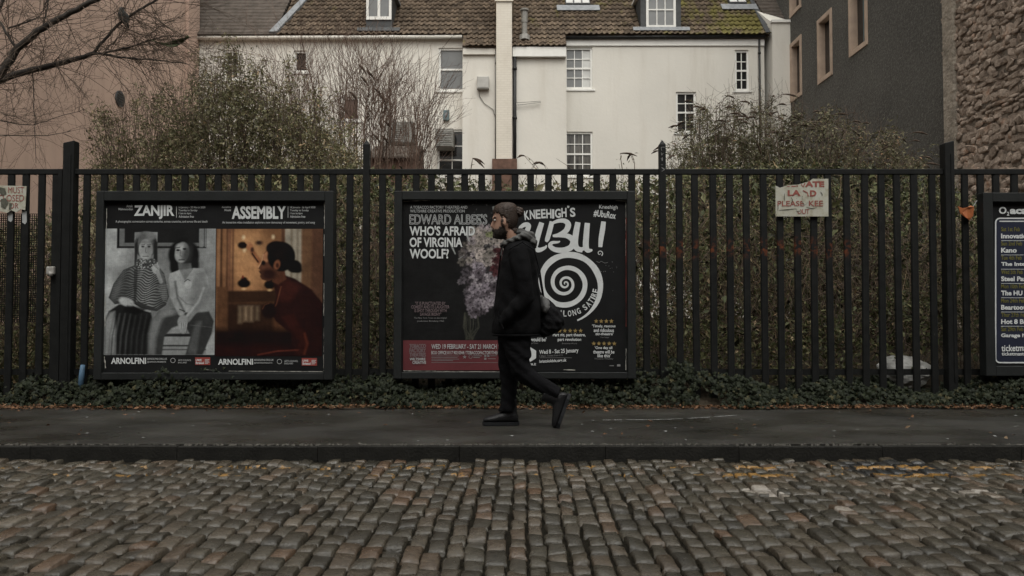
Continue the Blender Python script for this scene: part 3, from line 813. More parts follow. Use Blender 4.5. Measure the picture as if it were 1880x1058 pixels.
# things fixed to the house
def boxthing(name, label, cat, px0, px1, py0, py1, Y, dep, m, extra=None, bevel=0.02):
    x0, x1, z0, z1 = P(px0,0,Y).x, P(px1,0,Y).x, P(0,py1,Y).z, P(0,py0,Y).z
    t = thing(name, label, cat, ((x0+x1)/2, Y, z0))
    MB().box(x0, x1, Y, Y+dep, z0, z1).build('casing', M[m], t, bevel=bevel)
    if extra: extra(t, x0, x1, z0, z1, Y)
    return t
def cable(t, x0, x1, z0, z1, Y):
    MB().box(x0+0.03, x1-0.03, Y-0.015, Y-0.001, z0+0.04, z1-0.03).build('lid', M['box_grey'], t)
    MB().tube([(x0+0.1,Y+0.1,z0), P(880,176,BY-0.03), P(889,190,BY-0.03), P(905,201,BY-0.03), P(909,215,BY-0.03)], 0.012, 5).build('cable', M['ac'], t)
boxthing('meter_box', 'pale grey box with a looping cable beside the chimney stack', 'box', 876, 898, 140, 163, BY-0.2, 0.2, 'box_grey', cable)
def keypad(t, x0, x1, z0, z1, Y): MB().box(x0+0.06, x1-0.06, Y-0.012, Y-0.001, z0+0.14, z1-0.1).build('label_plate', M['lead'], t)
boxthing('alarm_box', 'small blue-grey box on the wall between two sash windows', 'box', 814, 825, 202, 221, HY-0.13, 0.13, 'box_teal', keypad)
def louvre(t, x0, x1, z0, z1, Y):
    n = 9
    for k in range(n):
        zz = z0+0.05+(z1-z0-0.1)*k/n; MB().add([(x0+0.04,Y-0.03,zz),(x1-0.04,Y-0.03,zz),(x1-0.04,Y-0.002,zz+0.045),(x0+0.04,Y-0.002,zz+0.045),(x0+0.04,Y-0.03,zz-0.008),(x1-0.04,Y-0.03,zz-0.008)], [(0,1,2,3),(4,5,1,0)]).build('slat', M['ac'], t)
boxthing('air_conditioner', 'grey louvred air conditioning unit in front of the lower window', 'air conditioner', 800, 833, 236, 270, HY-0.75, 0.72, 'ac', louvre)
def grille(t, x0, x1, z0, z1, Y): louvre(t, x0, x0+(x1-x0)*0.6, z0, z1, Y)
boxthing('extractor_unit', 'pale grille box half hidden behind the bare twigs', 'vent', 714, 760, 223, 262, HY-0.6, 0.57, 'ac', grille)
ob2 = thing('brick_outbuilding', 'low red-brown outbuilding behind the bare shrub beside the fence post', 'shed', (P(730,0,24).x, 24, 0))
o0, o1 = P(682,0,24).x, P(766,0,24).x
MB().box(o0, o1, 24, 26.5, 0.3, P(0,288,24).z).build('wall', M['brick_red'], ob2)
oz0, oz1 = P(0,288,24).z, P(0,257,24).z
MB().add([(o0-0.1,23.8,oz0),(o1-0.05,23.8,oz0),(o1+0.1,24.9,oz1),(o0,24.9,oz1),(o0-0.1,26.6,oz0),(o1-0.05,26.6,oz0),(o0-0.1,23.8,oz0-0.08),(o1-0.05,23.8,oz0-0.08)],
         [(0,1,2,3),(3,2,5,4),(6,7,1,0),(1,5,2),(0,3,4)]).build('roof', M['plaintile'], ob2)

# ------------------------------------------------------------------ pink-brown building on the left
LX = P(360, 200, HY).x
pb_ = thing('pink_building', 'tall pink-brown rendered side wall behind the bare tree', 'building', (LX-4, 20, 0))
vz, vy = P(213, 178, 22.3).z, (LX/((213-940)/FPX))
MB().box(LX-8, LX, 9.5, HY-0.02, 0.3, 17).build('wall', M['pink'], pb_)
MB().box(LX-0.3, LX+0.10, HY-0.95, HY-0.022, 0.3, 17.2).build('corner_pier', M['pink'], pb_)
vt = MB(); vc = Vector((LX+0.02, vy, vz))
ringp = [(Vector((LX-0.02, vy, vz)), Vector((0,0.24,0)), Vector((0,0,0.24))), (Vector((LX+0.05, vy, vz)), Vector((0,0.24,0)), Vector((0,0,0.24)))]
vo = vt.rings(ringp, 24).build('round_vent', M['slate'], pb_)
for k in range(5):
    h = 0.15-0.075*k; hw = math.sqrt(max(0.01, 0.2**2-h*h)); MB().box(LX+0.051, LX+0.07, vy-hw, vy+hw, vz+h-0.02, vz+h+0.02).build('slat', M['pipe_black'], vo)

# ------------------------------------------------------------------ dark roughcast building on the right
RX = P(1450, 200, HY).x
SY = RX/((1750-940)/FPX)
db = thing('roughcast_building', 'tall dark grey roughcast building with deep pink stone window surrounds', 'building', (RX+4, 23, 0))
fr = lambda u, z, d: (RX+d, u, z)
def yat(px): return RX/((px-940)/FPX)
SILL = 0.96 + (572-158)*yat(1508)/FPX*1.005
RW = []
for a, b, s in ((1457,1477,0),(1508,1534,0),(1567,1600,0),(1457,1477,1),(1508,1534,1),(1567,1600,1)):
    y1_, y0_ = yat(a), yat(b); h = 2.05
    z0 = (P(a,189,y1_).z if a == 1457 else P(a,156,y1_).z if a == 1508 else P(a,106,y1_).z) + s*3.1
    if s and a != 1457: z0 = P(1457,34,yat(1457)).z
    if s: z0 = P(1457,34,yat(1457)).z
    RW.append((y0_+0.1, y1_-0.1, z0+0.12, z0+h))
mbw = MB(); facade(mbw, fr, SY, HY+6, 0.3, 18, RW, 0.24); mbw.build('wall', M['roughcast'], db)
MB().box(RX+0.75, RX+9, SY, HY+6, 0.3, 18).build('core', M['roughcast'], db)
for (u0, u1, z0, z1) in RW:
    f = MB(); s = 0.12
    for a, b, c, d in ((u0-s,u0,z0-s,z1+s),(u1,u1+s,z0-s,z1+s),(u0,u1,z0-s,z0),(u0,u1,z1,z1+s)):
        f.box(RX-0.035, RX+0.04, a, b, c, d)
    for a, b, c, d in ((u0+0.003,u0+0.03,z0+0.003,z1-0.003),(u1-0.03,u1-0.003,z0+0.003,z1-0.003),(u0+0.031,u1-0.031,z0+0.003,z0+0.03),(u0+0.031,u1-0.031,z1-0.03,z1-0.003)):
        f.box(RX-0.03, RX+0.22, a, b, c, d)
    part = f.build('window', M['surround'], db)
    um = (u0+u1)/2
    for a, b in ((u0+0.03, um-0.02), (um+0.02, u1-0.03)):
        MB().box(RX+0.18, RX+0.20, a, b, z0+0.03, z1-0.03).build('pane', M['glass_dark'], part)
    MB().box(RX+0.15, RX+0.21, um-0.019, um+0.019, z0+0.032, z1-0.032).build('mullion', M['box_teal'], part)

# ------------------------------------------------------------------ rubble wall at the right edge
rw = thing('rubble_wall', 'rough brown rubble stone wall at the right edge beyond the fence', 'wall', (RX+2, 14, 0))
MB().box(RX-0.05, RX+8, 9.0, SY-0.02, 0.3, 17).build('mortar_bed', M['mortar'], rw)
MB().box(RX-0.16, RX+0.1, SY-0.42, SY-0.022, 0.3, 17).build('pale_quoin_strip', mat('pale_mortar', (0.33,0.29,0.24), 0.95, 0.3, 3, 0.9, 8, 0.1, bdist=0.1), rw)
stone_me = []
for k in range(8):
    bm = bmesh.new(); bmesh.ops.create_icosphere(bm, subdivisions=1, radius=1.0)
    rr = np.random.default_rng(100+k)
    for v in bm.verts:
        v.co = Vector([math.copysign(abs(c)**0.7, c) for c in v.co])*(1+rr.normal(0, 0.16))
    me = bpy.data.meshes.new('stone'); bm.to_mesh(me); bm.free(); me.materials.append(M['rubble']); stone_me.append(me)
z = 1.6; cnt = 0
stones = []
while z < 13.6:
    h = random.uniform(0.07, 0.19); y = 13.6 + random.uniform(0, 0.2)
    while y < SY-0.1:
        ln = random.uniform(0.11, 0.38); stones.append((y+ln/2, z+h/2+random.gauss(0,0.04), ln, h)); y += ln*0.98
    z += h*0.98
def zpx(y, z): return 572-(z-0.96)*FPX/y
inview = [s for s in stones if zpx(s[0], s[1]) > -10 and 940+RX*FPX/s[0] < 1890]
inview.sort(key=lambda s: -s[2]*s[3]/s[0])
keep = {id(s) for s in inview[:300]}; acc = []
for s in stones:
    y, zz, ln, h = s; me = random.choice(stone_me); sca = (random.uniform(0.02,0.07), ln*0.56, h*0.62); rot = (random.gauss(0,0.25), random.gauss(0,0.1), random.gauss(0,0.12))
    if id(s) in keep: place('stone', me, (RX-0.05, y, zz), rw, rot, sca)
    else:
        v = np.array([tuple(q.co) for q in me.vertices])*np.array(sca) + np.array((RX-0.05, y, zz)); acc.append((v, np.array([tuple(p.vertices) for p in me.polygons]), np.zeros(len(v))))
if acc:
    V, F, T = join(acc); np_mesh('stones', V, F, M['rubble'], rw, kind='stuff')

# ------------------------------------------------------------------ unseen terrace behind the viewer, added to keep sky light off the fence
tb = thing('unseen_shading_terrace', 'unseen brick terrace added across the street to shade the railings', 'building', (0, -5, 0))
th_ = []
for k in range(-9, 9):
    for s_ in range(3): th_.append((k*3.0+0.9, k*3.0+2.1, 1.2+s_*3.0, 3.0+s_*3.0))
fm = MB(); facade(fm, lambda u, z, d: (u, -4.6-d, z), -28, 28, -0.1, 11.0, th_, 0.2); fm.build('wall', M['brick_red'], tb)
MB().box(-28, 28, -13, -5.3, -0.1, 11.0).build('core', M['brick_red'], tb)
MB().add([(-28,-4.4,11),(28,-4.4,11),(28,-8.8,14),(-28,-8.8,14),(-28,-13.2,11),(28,-13.2,11)], [(0,1,2,3),(3,2,5,4),(0,3,4),(1,5,2)]).build('roof', M['plaintile'], tb)
for (a, b, c_, d_) in th_: MB().box(a, b, -4.82, -4.80, c_, d_).build('window', M['glass_dark'], tb)
# ------------------------------------------------------------------ black railing fence and gate
FY = 7.2
RAIL_T = P(940, 311, FY).z; RAIL_B = P(940, 322, FY).z
LOW_T, LOW_B = P(940, 678, FY).z, P(940, 689, FY).z
fence = thing('railing_fence', 'black iron railing fence with flat bars running along the pavement', 'fence', (0, FY, PAVE_Z))
def bar_mesh(wd, dp, z0, z1, name):
    me = MB().box(-wd/2, wd/2, -dp/2, dp/2, z0, z1).mesh(name, M['fence'])
    bm = bmesh.new(); bm.from_mesh(me); bmesh.ops.bevel(bm, geom=[e for e in bm.edges if abs(e.verts[0].co.z-e.verts[1].co.z) > 0.1], offset=0.006, segments=1, affect='EDGES'); bm.to_mesh(me); bm.free()
    return me
bar_me = bar_mesh(0.064, 0.030, 0.05, RAIL_B+0.004, 'bar')
def px2x(px, Y=FY): return (px-940)*Y/FPX
def bars(parent, xs, z=0):
    for X in xs: place('bar', bar_me, (X + random.gauss(0, 0.004), FY, 0), parent, rot=(0, random.gauss(0, 0.0035), random.gauss(0, 0.05)))
POSTS = [126, 672, 1217, 1743]
xs = []
for a, b, n in ((126, 672, 18), (672, 1217, 18), (1217, 1743, 17), (1743, 2290, 18)):
    for k in range(1, n): xs.append(px2x(a + (b-a)*k/n))
xs += [px2x(-168-30.5*k) for k in range(13)]
bars(fence, xs)
for (a, b) in ((135, 666.5), (677.5, 1211.5), (1222.5, 1734), (1752, 2300), (-560, -147)):
    MB().box(px2x(a), px2x(b), FY-0.020, FY+0.020, RAIL_B+0.006, RAIL_T).build('rail', M['fence'], fence, bevel=0.005)
    MB().box(px2x(a), px2x(b), FY+0.019, FY+0.031, LOW_B, LOW_T).build('rail', M['fence'], fence)
for px in (672, 1217):        # slim pointed posts
    X = px2x(px); zt = P(px, 257, FY).z; h = 0.030
    pm = MB(); pm.box(X-h, X+h, FY-0.032, FY+0.032, 0.0, zt-0.05)
    b = [(X-h,FY-0.032,zt-0.05),(X+h,FY-0.032,zt-0.05),(X+h,FY+0.032,zt-0.05),(X-h,FY+0.032,zt-0.05),(X,FY,zt)]
    pm.add(b, [(0,1,4),(1,2,4),(2,3,4),(3,0,4)]); pm.build('post', M['fence'], fence)
for px, hw in ((126, 0.052), (1743, 0.045)):   # heavy box posts with a slanting cap
    X = px2x(px); zt = P(px, 262, FY).z
    MB().prism([(X-hw, 0.0), (X+hw, 0.0), (X+hw, zt+0.012), (X-hw, zt-0.012)], FY-0.05, FY+0.05).build('post', M['fence'], fence, bevel=0.008)
    MB().box(X+hw*0.15, X+hw*0.55, FY-0.056, FY-0.0501, 0.3, zt-0.12).build('post_rib', M['fence'], fence)
# scratched tags on two posts
def scrawl(px, y0, y1, n, wd, name='scratched_tag', mm='dim_ink', seed=3):
    rr = random.Random(seed); pr = Print(FY-0.0585 if px == 126 else FY-0.034)
    step = (y1-y0)/n
    for k in range(n):
        cy = y0 + step*(k+0.5)
        pts = [(px + rr.uniform(-wd, wd), cy + rr.uniform(-step*0.42, step*0.42)) for _ in range(4)]
        pr.curve(pts, 0.9, 4)
    pr.build(name, M[mm], fence, kind='stuff')
scrawl(121, 370, 560, 11, 4.5); scrawl(1217, 268, 316, 5, 3.5, seed=8)

gate = thing('railing_gate', 'black barred gate with wire mesh and pale latch beside the heavy post', 'gate', (px2x(40), FY, PAVE_Z))
for px in (99.5, 73.5, 44, 17, -12, -41, -70, -99): place('bar', bar_me, (px2x(px), FY, 0), gate)
MB().box(px2x(-130), px2x(112), FY-0.020, FY+0.020, RAIL_B+0.006, RAIL_T).build('rail', M['fence'], gate, bevel=0.005)
MB().box(px2x(-130), px2x(112), FY+0.019, FY+0.031, LOW_B, LOW_T).build('rail', M['fence'], gate)
MB().box(px2x(105.5), px2x(113), FY-0.03, FY+0.03, 0.06, RAIL_T-0.002).build('gate_stile', M['fence'], gate)
MB().box(px2x(-146), px2x(-131), FY-0.05, FY+0.05, 0.0, RAIL_T+0.35).build('gate_post', M['fence'], gate)
wm = MB(); gx0, gx1, gz0, gz1 = px2x(-125), px2x(68), P(0,592,FY).z, P(0,392,FY).z; x = gx0
while x < gx1: wm.box(x, x+0.006, FY+0.04, FY+0.044, gz0, gz1); x += 0.021
z = gz0
while z < gz1: wm.box(gx0, gx1, FY+0.0445, FY+0.048, z, z+0.006); z += 0.021
wm.build('wire_mesh', M['fence'], gate)
lt = MB().box(px2x(90), px2x(104), FY-0.06, FY-0.02, P(0,505,FY).z, P(0,490,FY).z).build('latch', M['latch'], gate, bevel=0.01)
MB().tube([P(93,499,FY-0.065), P(93,507,FY-0.065)], 0.018, 10).build('latch_knob', M['latch'], lt, smooth=True)
for px, py in ((19, 396), (45, 400)):
    Print(FY-0.019).poly([(px-5,py-12),(px+4,py-12),(px+4,py+8),(px+1,py+12),(px-4,py+9)]).build('peeled_tape', M['grey_ink'], gate)
# blue painted stub on one bar
st = thing('blue_stub', 'short blue painted stick leaning at the foot of a bar', 'stick', P(150, 715, FY-0.06))
MB().tube([P(147,722,FY-0.06), P(150,690,FY-0.05), P(152,670,FY-0.05)], [0.024,0.026,0.02], 8).build('stick', M['blue'], st, smooth=True)

# ------------------------------------------------------------------ poster boards
PY = 7.10
def board(name, label, ox0, ox1, oy0, oy1, ix0, ix1, iy0, iy1):
    t = thing(name, label, 'poster board', (px2x((ox0+ox1)/2), PY, P(0, oy1, PY).z))
    Z = lambda py: P(940, py, PY).z
    X = lambda px: px2x(px, PY)
    MB().box(X(ix0)-0.03, X(ix1)+0.03, PY+0.004, PY+0.05, Z(iy1)-0.03, Z(iy0)+0.03).build('backing_panel', M['frame'], t)
    f = 0.045
    MB().box(X(ox0), X(ix0), PY-f, PY+0.055, Z(oy1), Z(oy0)).build('frame_side', M['frame'], t, bevel=0.006)
    MB().box(X(ix1), X(ox1), PY-f, PY+0.055, Z(oy1), Z(oy0)).build('frame_side', M['frame'], t, bevel=0.006)
    MB().box(X(ix0)+0.001, X(ix1)-0.001, PY-f+0.002, PY+0.055, Z(iy0), Z(oy0)).build('frame_side', M['frame'], t, bevel=0.006)
    MB().box(X(ix0)+0.001, X(ix1)-0.001, PY-f+0.002, PY+0.055, Z(oy1), Z(iy1)).build('frame_side', M['frame'], t, bevel=0.006)
    return t
# ---- painting of printed pictures: colours per vertex of a fine sheet, laid out in photo pixels
class Canvas:
    def __init__(s, x0, x1, y0, y1, step=1.0):
        s.nx, s.ny = int((x1-x0)/step)+1, int((y1-y0)/step)+1
        s.x = np.linspace(x0, x1, s.nx); s.y = np.linspace(y0, y1, s.ny)
        s.X, s.Y = np.meshgrid(s.x, s.y); s.I = np.zeros((s.ny, s.nx, 3))
    def blend(s, a, c):
        c = np.asarray(c, float); c = c if c.ndim == 3 else np.broadcast_to(c, s.I.shape)
        s.I = s.I*(1-a[..., None]) + c*a[..., None]
    def fill(s, c): s.I[:] = c
    def ell(s, cx, cy, rx, ry, c, soft=1.0, rot=0, op=1.0):
        ca, sa = math.cos(R(rot)), math.sin(R(rot)); dx, dy = s.X-cx, s.Y-cy
        u, v = (dx*ca+dy*sa)/rx, (-dx*sa+dy*ca)/ry
        r = np.sqrt(u*u+v*v); s.blend(np.clip((1-r)*min(rx, ry)/soft+0.5, 0, 1)*op, c)
    def poly(s, pts, c, soft=1.0, op=1.0):
        inside = np.zeros(s.X.shape, bool); dist = np.full(s.X.shape, 1e9); n = len(pts)
        for i in range(n):
            (ax, ay), (bx, by) = pts[i], pts[(i+1) % n]
            cond = ((ay > s.Y) != (by > s.Y)); xin = (bx-ax)*(s.Y-ay)/((by-ay) or 1e-9)+ax
            inside ^= cond & (s.X < xin)
            dx, dy = bx-ax, by-ay; t = np.clip(((s.X-ax)*dx+(s.Y-ay)*dy)/(dx*dx+dy*dy+1e-9), 0, 1)
            dist = np.minimum(dist, np.hypot(s.X-ax-t*dx, s.Y-ay-t*dy))
        sd = np.where(inside, dist, -dist); s.blend(np.clip(sd/soft+0.5, 0, 1)*op, c)
    def line(s, pts, wd, c, soft=1.0, op=1.0):
        dist = np.full(s.X.shape, 1e9)
        for (ax, ay), (bx, by) in zip(pts, pts[1:]):
            dx, dy = bx-ax, by-ay; t = np.clip(((s.X-ax)*dx+(s.Y-ay)*dy)/(dx*dx+dy*dy+1e-9), 0, 1)
            dist = np.minimum(dist, np.hypot(s.X-ax-t*dx, s.Y-ay-t*dy))
        s.blend(np.clip((wd/2-dist)/soft+0.5, 0, 1)*op, c)
    def rect(s, x0, x1, y0, y1, c, soft=1.0, op=1.0): s.poly([(x0,y0),(x1,y0),(x1,y1),(x0,y1)], c, soft, op)
    def grain(s, k=0.06, seed=0):
        r = np.random.default_rng(seed); s.I *= 1+r.normal(0, k, (s.ny, s.nx, 1))
        for sc2, am in ((0.5, 0.05), (0.22, 0.06), (0.08, 0.07)):
            kx, ky, ph = r.normal(0, sc2, 9), r.normal(0, sc2, 9), r.uniform(0, 6, 9)
            s.I *= (1 + am*sum(np.sin(s.X*kx[i]+s.Y*ky[i]+ph[i]) for i in range(9))/3)[..., None]
    def build(s, name, depth, parent, gain=0.5, desat=0.0, **kw):
        s.I = s.I*(1-desat) + s.I.mean(-1, keepdims=True)*desat
        V = np.array([P(a, b, depth)[:] for a in (s.x[0], s.x[-1]) for b in (s.y[0], s.y[-1])])
        u = (s.X-s.x[0])/(s.x[-1]-s.x[0]); v = (s.Y-s.y[0])/(s.y[-1]-s.y[0])
        co = np.stack([V[0,0]+(V[2,0]-V[0,0])*u, np.full(u.shape, depth), V[0,2]+(V[1,2]-V[0,2])*v], -1).reshape(-1, 3)
        i = np.arange(s.ny*s.nx).reshape(s.ny, s.nx)
        F = np.stack([i[1:,:-1], i[1:,1:], i[:-1,1:], i[:-1,:-1]], -1).reshape(-1, 4)
        o = np_mesh(name, co, F, M['picture'], parent, **kw)
        a = o.data.attributes.new('ink', 'FLOAT_COLOR', 'POINT')
        c = np.concatenate([np.clip(gain*np.power(np.clip(s.I, 0, 1)/0.30, 1.45), 0.004, 0.75).reshape(-1, 3), np.ones((s.nx*s.ny, 1))], 1).astype(np.float32)
        a.data.foreach_set('color', c.ravel()); return o
Z4 = lambda pts: [(a/2.2047, 300+b/2.2047) for a, b in pts]      # enlarged tracing -> photo pixels
z4 = lambda a, b: (a/2.2047, 300+b/2.2047)
g3 = lambda k: np.array((k*0.97, k, k*1.0))

bd1 = board('poster_board', 'framed board with a black-and-white poster of two seated figures and a brown profile poster', 178, 613, 352, 697, 192, 597, 370, 684)
# -- poster one: black and white photograph
p1 = Print(PY).rect(192.5, 397, 371, 684).build('poster', M['black_ink'], bd1, label='black poster with a black-and-white photograph of two seated figures')
c = Canvas(194, 396.5, 420, 652)
c.fill(g3(0.26)); c.I *= (1.05 - 0.25*(c.X-194)/203 - 0.1*(c.Y-420)/230)[..., None]
def B(fn, *a, **k): return fn(*a, **k)
r4 = lambda x0, x1, y0, y1, v, **k: c.rect(x0/2.2047, x1/2.2047, 300+y0/2.2047, 300+y1/2.2047, v, **k)
e4 = lambda x, y, rx, ry, v, **k: c.ell(x/2.2047, 300+y/2.2047, rx/2.2047, ry/2.2047, v, **k)
q4 = lambda pts, v, **k: c.poly(Z4(pts), v, **k)
l4 = lambda pts, wd, v, **k: c.line(Z4(pts), wd/2.2047, v, **k)
e4(650, 470, 170, 170, g3(0.12), soft=22, op=0.7); e4(820, 500, 60, 150, g3(0.16), soft=14, op=0.5)
r4(474, 836, 250, 344, g3(0.018)); r4(484, 828, 250, 336, g3(0.13)); r4(505, 806, 250, 322, g3(0.022)); r4(830, 834, 262, 340, g3(0.2)); r4(808, 824, 262, 340, g3(0.17))
r4(590, 880, 672, 790, g3(0.19)); r4(590, 880, 690, 702, g3(0.03)); r4(600, 880, 735, 742, g3(0.06)); r4(590, 880, 752, 757, g3(0.08)); r4(840, 875, 685, 775, g3(0.24))
# left figure: skirt, patterned coat, scarf, face
q4([(428,640),(445,600),(485,572),(560,560),(610,590),(630,650),(618,775),(430,775)], g3(0.025), soft=3)
q4([(430,640),(450,605),(470,600),(475,690),(478,775),(430,775)], g3(0.20), soft=6); 
for k in range(7):
    x0 = 444+k*22; l4([(x0+24, 610),(x0+8,700),(x0+4,775)], 7-0.6*k, g3(0.10 if k < 4 else 0.06), soft=3.0, op=0.55)
    l4([(x0+33, 620),(x0+18,700),(x0+14,775)], 6, g3(0.012), soft=2.6, op=0.6)
coat = [(502,432),(545,414),(640,412),(668,448),(688,540),(676,575),(640,600),(590,592),(545,560),(470,572),(444,545),(462,490)]
q4(coat, g3(0.05), soft=1.5)
ph = np.sin((c.Y*1.35 + 5*np.sin(c.X*0.11) + 3.5*np.sin(c.X*0.21+c.Y*0.08)))
keep = c.I.copy(); q4([(495,440),(545,420),(640,415),(668,450),(685,560),(640,590),(560,560),(480,560),(455,540),(465,490)], g3(0.2), soft=2)
m = (np.clip(ph*1.4, 0, 1)*np.clip(1.15-np.abs(c.X-z4(590,0)[0])/42, 0.25, 1))[..., None]; c.I = keep*(1-m) + c.I*m
q4([(545,430),(560,425),(556,560),(545,560)], g3(0.03), soft=1.5, op=0.7); e4(480,500,14,60,g3(0.14), soft=8, op=0.5, rot=20)
e4(516, 562, 32, 17, g3(0.27), soft=3, rot=20); l4([(535,568),(575,590),(612,600)], 8, g3(0.22)); q4([(520,575),(600,590),(560,615),(500,600)], g3(0.012), soft=4, op=0.8)
r4(545, 638, 279, 360, g3(0.17)); e4(591, 330, 46, 54, g3(0.055), soft=2); e4(591, 296, 40, 20, g3(0.14), soft=3); e4(570,310,14,30,g3(0.11),soft=4,rot=30)
q4([(547,330),(560,300),(556,410),(546,415)], g3(0.03), soft=2); q4([(625,310),(638,320),(640,420),(622,420)], g3(0.03), soft=2)
e4(591, 350, 28, 42, g3(0.25), soft=2); e4(608, 352, 13, 34, g3(0.17), soft=5, op=0.7); e4(590, 318, 26, 9, g3(0.15), soft=4, op=0.7)
for ex in (579, 604): e4(ex, 338, 6.5, 3.2, g3(0.03), soft=1.0); l4([(ex-8,331),(ex+8,330)], 2.5, g3(0.06))
l4([(592,340),(590,360),(595,363)], 2.4, g3(0.10)); l4([(580,377),(603,377)], 3, g3(0.07)); e4(591,392,14,5,g3(0.16),soft=3,op=.6)
q4([(552,390),(575,385),(592,396),(615,385),(635,392),(645,420),(590,430),(548,420)], g3(0.07), soft=2)
rs = random.Random(4)
for k in range(60): e4(rs.uniform(553,640), rs.uniform(390,424), 2.6, 2.6, g3(rs.choice((0.26,0.2,0.02))), soft=0.8)
l4([(672,540),(658,470),(640,430)], 22, g3(0.10), soft=3); e4(633, 428, 15, 20, g3(0.25), soft=2); l4([(640,440),(655,480)], 16, g3(0.2), soft=2)
for k in range(4): l4([(622+k*5,412+k*5),(640+k*4,416+k*6)], 1.6, g3(0.07))
for k in range(9): l4([(640+k*3,500+k*7),(680,492+k*9)], 2.4, g3(0.2), op=0.7)
# right figure
q4([(608,690),(618,640),(650,596),(720,585),(765,600),(770,640),(700,668),(672,700),(662,775),(606,775)], g3(0.055), soft=3)
q4([(608,690),(622,630),(650,598),(690,590),(660,640),(640,700),(634,775),(608,775)], g3(0.15), soft=8); e4(690,605,36,14,g3(.16),soft=6,rot=-10)
q4([(745,640),(800,605),(850,600),(870,640),(862,690),(826,775),(758,775),(778,700)], g3(0.045), soft=3); q4([(775,720),(800,640),(822,640),(800,775),(762,775)], g3(0.085), soft=6)
l4([(775,655),(865,665)], 2.5, g3(0.12), op=.6)
e4(745, 372, 62, 66, g3(0.016), soft=5); e4(712, 420, 22, 34, g3(0.016), soft=5); e4(788, 415, 20, 34, g3(0.02), soft=5)
q4([(722,405),(775,405),(782,450),(730,460)], g3(0.11), soft=3)
q4([(688,448),(728,432),(752,470),(785,425),(828,426),(846,470),(850,505),(818,512),(806,560),(800,600),(738,606),(716,560),(704,500),(686,480)], g3(0.235), soft=2)
q4([(790,440),(830,430),(850,505),(800,600),(770,600)], g3(0.15), soft=10, op=0.7); q4([(728,432),(752,476),(785,425)], g3(0.16), soft=2); l4([(705,520),(760,570),(790,575)], 3, g3(.10), soft=2,op=.7); e4(765,492,14,17,g3(.30),soft=2,op=.7); l4([(750,480),(762,470),(772,476)],3,g3(.05))
e4(738, 362, 29, 43, g3(0.20), soft=2.5, rot=8); e4(760, 368, 18, 44, g3(0.05), soft=8, op=0.8, rot=8); e4(728, 340, 16, 14, g3(0.27), soft=5, op=.8); e4(722,378,12,14,g3(.26),soft=5,op=.6)
for ex, ey in ((722,352),(748,347)): e4(ex, ey, 7.5, 4, g3(0.02), soft=1.2)
l4([(712,343),(730,340)],3,g3(.04)); l4([(733,352),(730,373),(738,377)], 2.6, g3(0.10)); l4([(726,392),(748,390)], 4, g3(0.06)); e4(738,398,9,2.5,g3(.26),soft=1.5,op=.6)
l4([(700,470),(706,540),(738,605)], 27, g3(0.23), soft=3); l4([(712,480),(722,545),(750,600)], 8, g3(0.10), soft=4)
l4([(836,505),(820,560),(764,632)], 24, g3(0.17), soft=3); l4([(828,505),(808,560),(756,625)], 9, g3(0.25), soft=3)
e4(744, 640, 20, 26, g3(0.22), soft=2.5, rot=15)
for k in range(4): l4([(734+k*9, 645),(738+k*6, 690-abs(k-1.5)*5)], 6.5, g3(0.24)); l4([(739+k*9, 648),(742+k*6, 686)], 1.6, g3(0.05))
l4([(732,592),(752,600)], 4, g3(0.04))
c.grain(0.05, 1); c.build('photograph', PY-0.0022, p1)
w = Print(PY-0.0042)
w.text('ZANJIR', 246, 320, 377, 402.5, bold=0.035); w.rect(323.6, 324.3, 379, 400)
w.text('ARNOLFINI', 204, 268, 657, 668.5, bold=0.03)
w.build('lettering', M['white_ink'], p1, kind='stuff')
w = Print(PY-0.0042)
w.text('Amak', 232, 244, 376, 381, bold=0.02); w.text('Mahmoodian', 217.5, 244, 382, 386.3, bold=0.02)
for k, t in enumerate(('16 January - 22 March 2020', 'Tuesday to Sunday', '11am to 6pm', 'Admission free')):
    w.text(t, 328, 328+(49,34.5,23,28)[k], 379+5.5*k, 383.6+5.5*k, bold=0.02)
w.text('A photographic conversation across centuries, across countries, and across life and death', 212, 381, 404.6, 410.2, bold=0.015)
w.text('ARNOLFINI.ORG.UK', 270, 307, 657.3, 661, bold=0.015); w.text('@ARNOLFINIARTS', 270, 305, 663, 666.8, bold=0.015)
w.stroke([(317.5+4.2*math.cos(a), 662+4.2*math.sin(a)) for a in np.linspace(0, 6.283, 17)[:-1]], 0.9, True)
w.text('ARTS COUNCIL', 327, 351, 660, 663, bold=0.015); w.text('ENGLAND', 327, 343, 664.5, 667.3, bold=0.015)
w.build('small_print', M['grey_ink'], p1, kind='stuff')
Print(PY-0.0042).rect(358.3, 386, 656.3, 670.3).build('red_panel', M['red_ink'], p1)
Print(PY-0.0056).text('UWE', 359.5, 370, 659.5, 663.5, bold=0.03).text('Bristol', 359.5, 374, 664.5, 668.7, bold=0.03).rect(376,384.5,660.2,661).rect(376,383,662.4,663.2).rect(376,384.5,664.6,665.4).rect(376,382,666.8,667.6).build('panel_lettering', M['white_ink'], p1, kind='stuff')
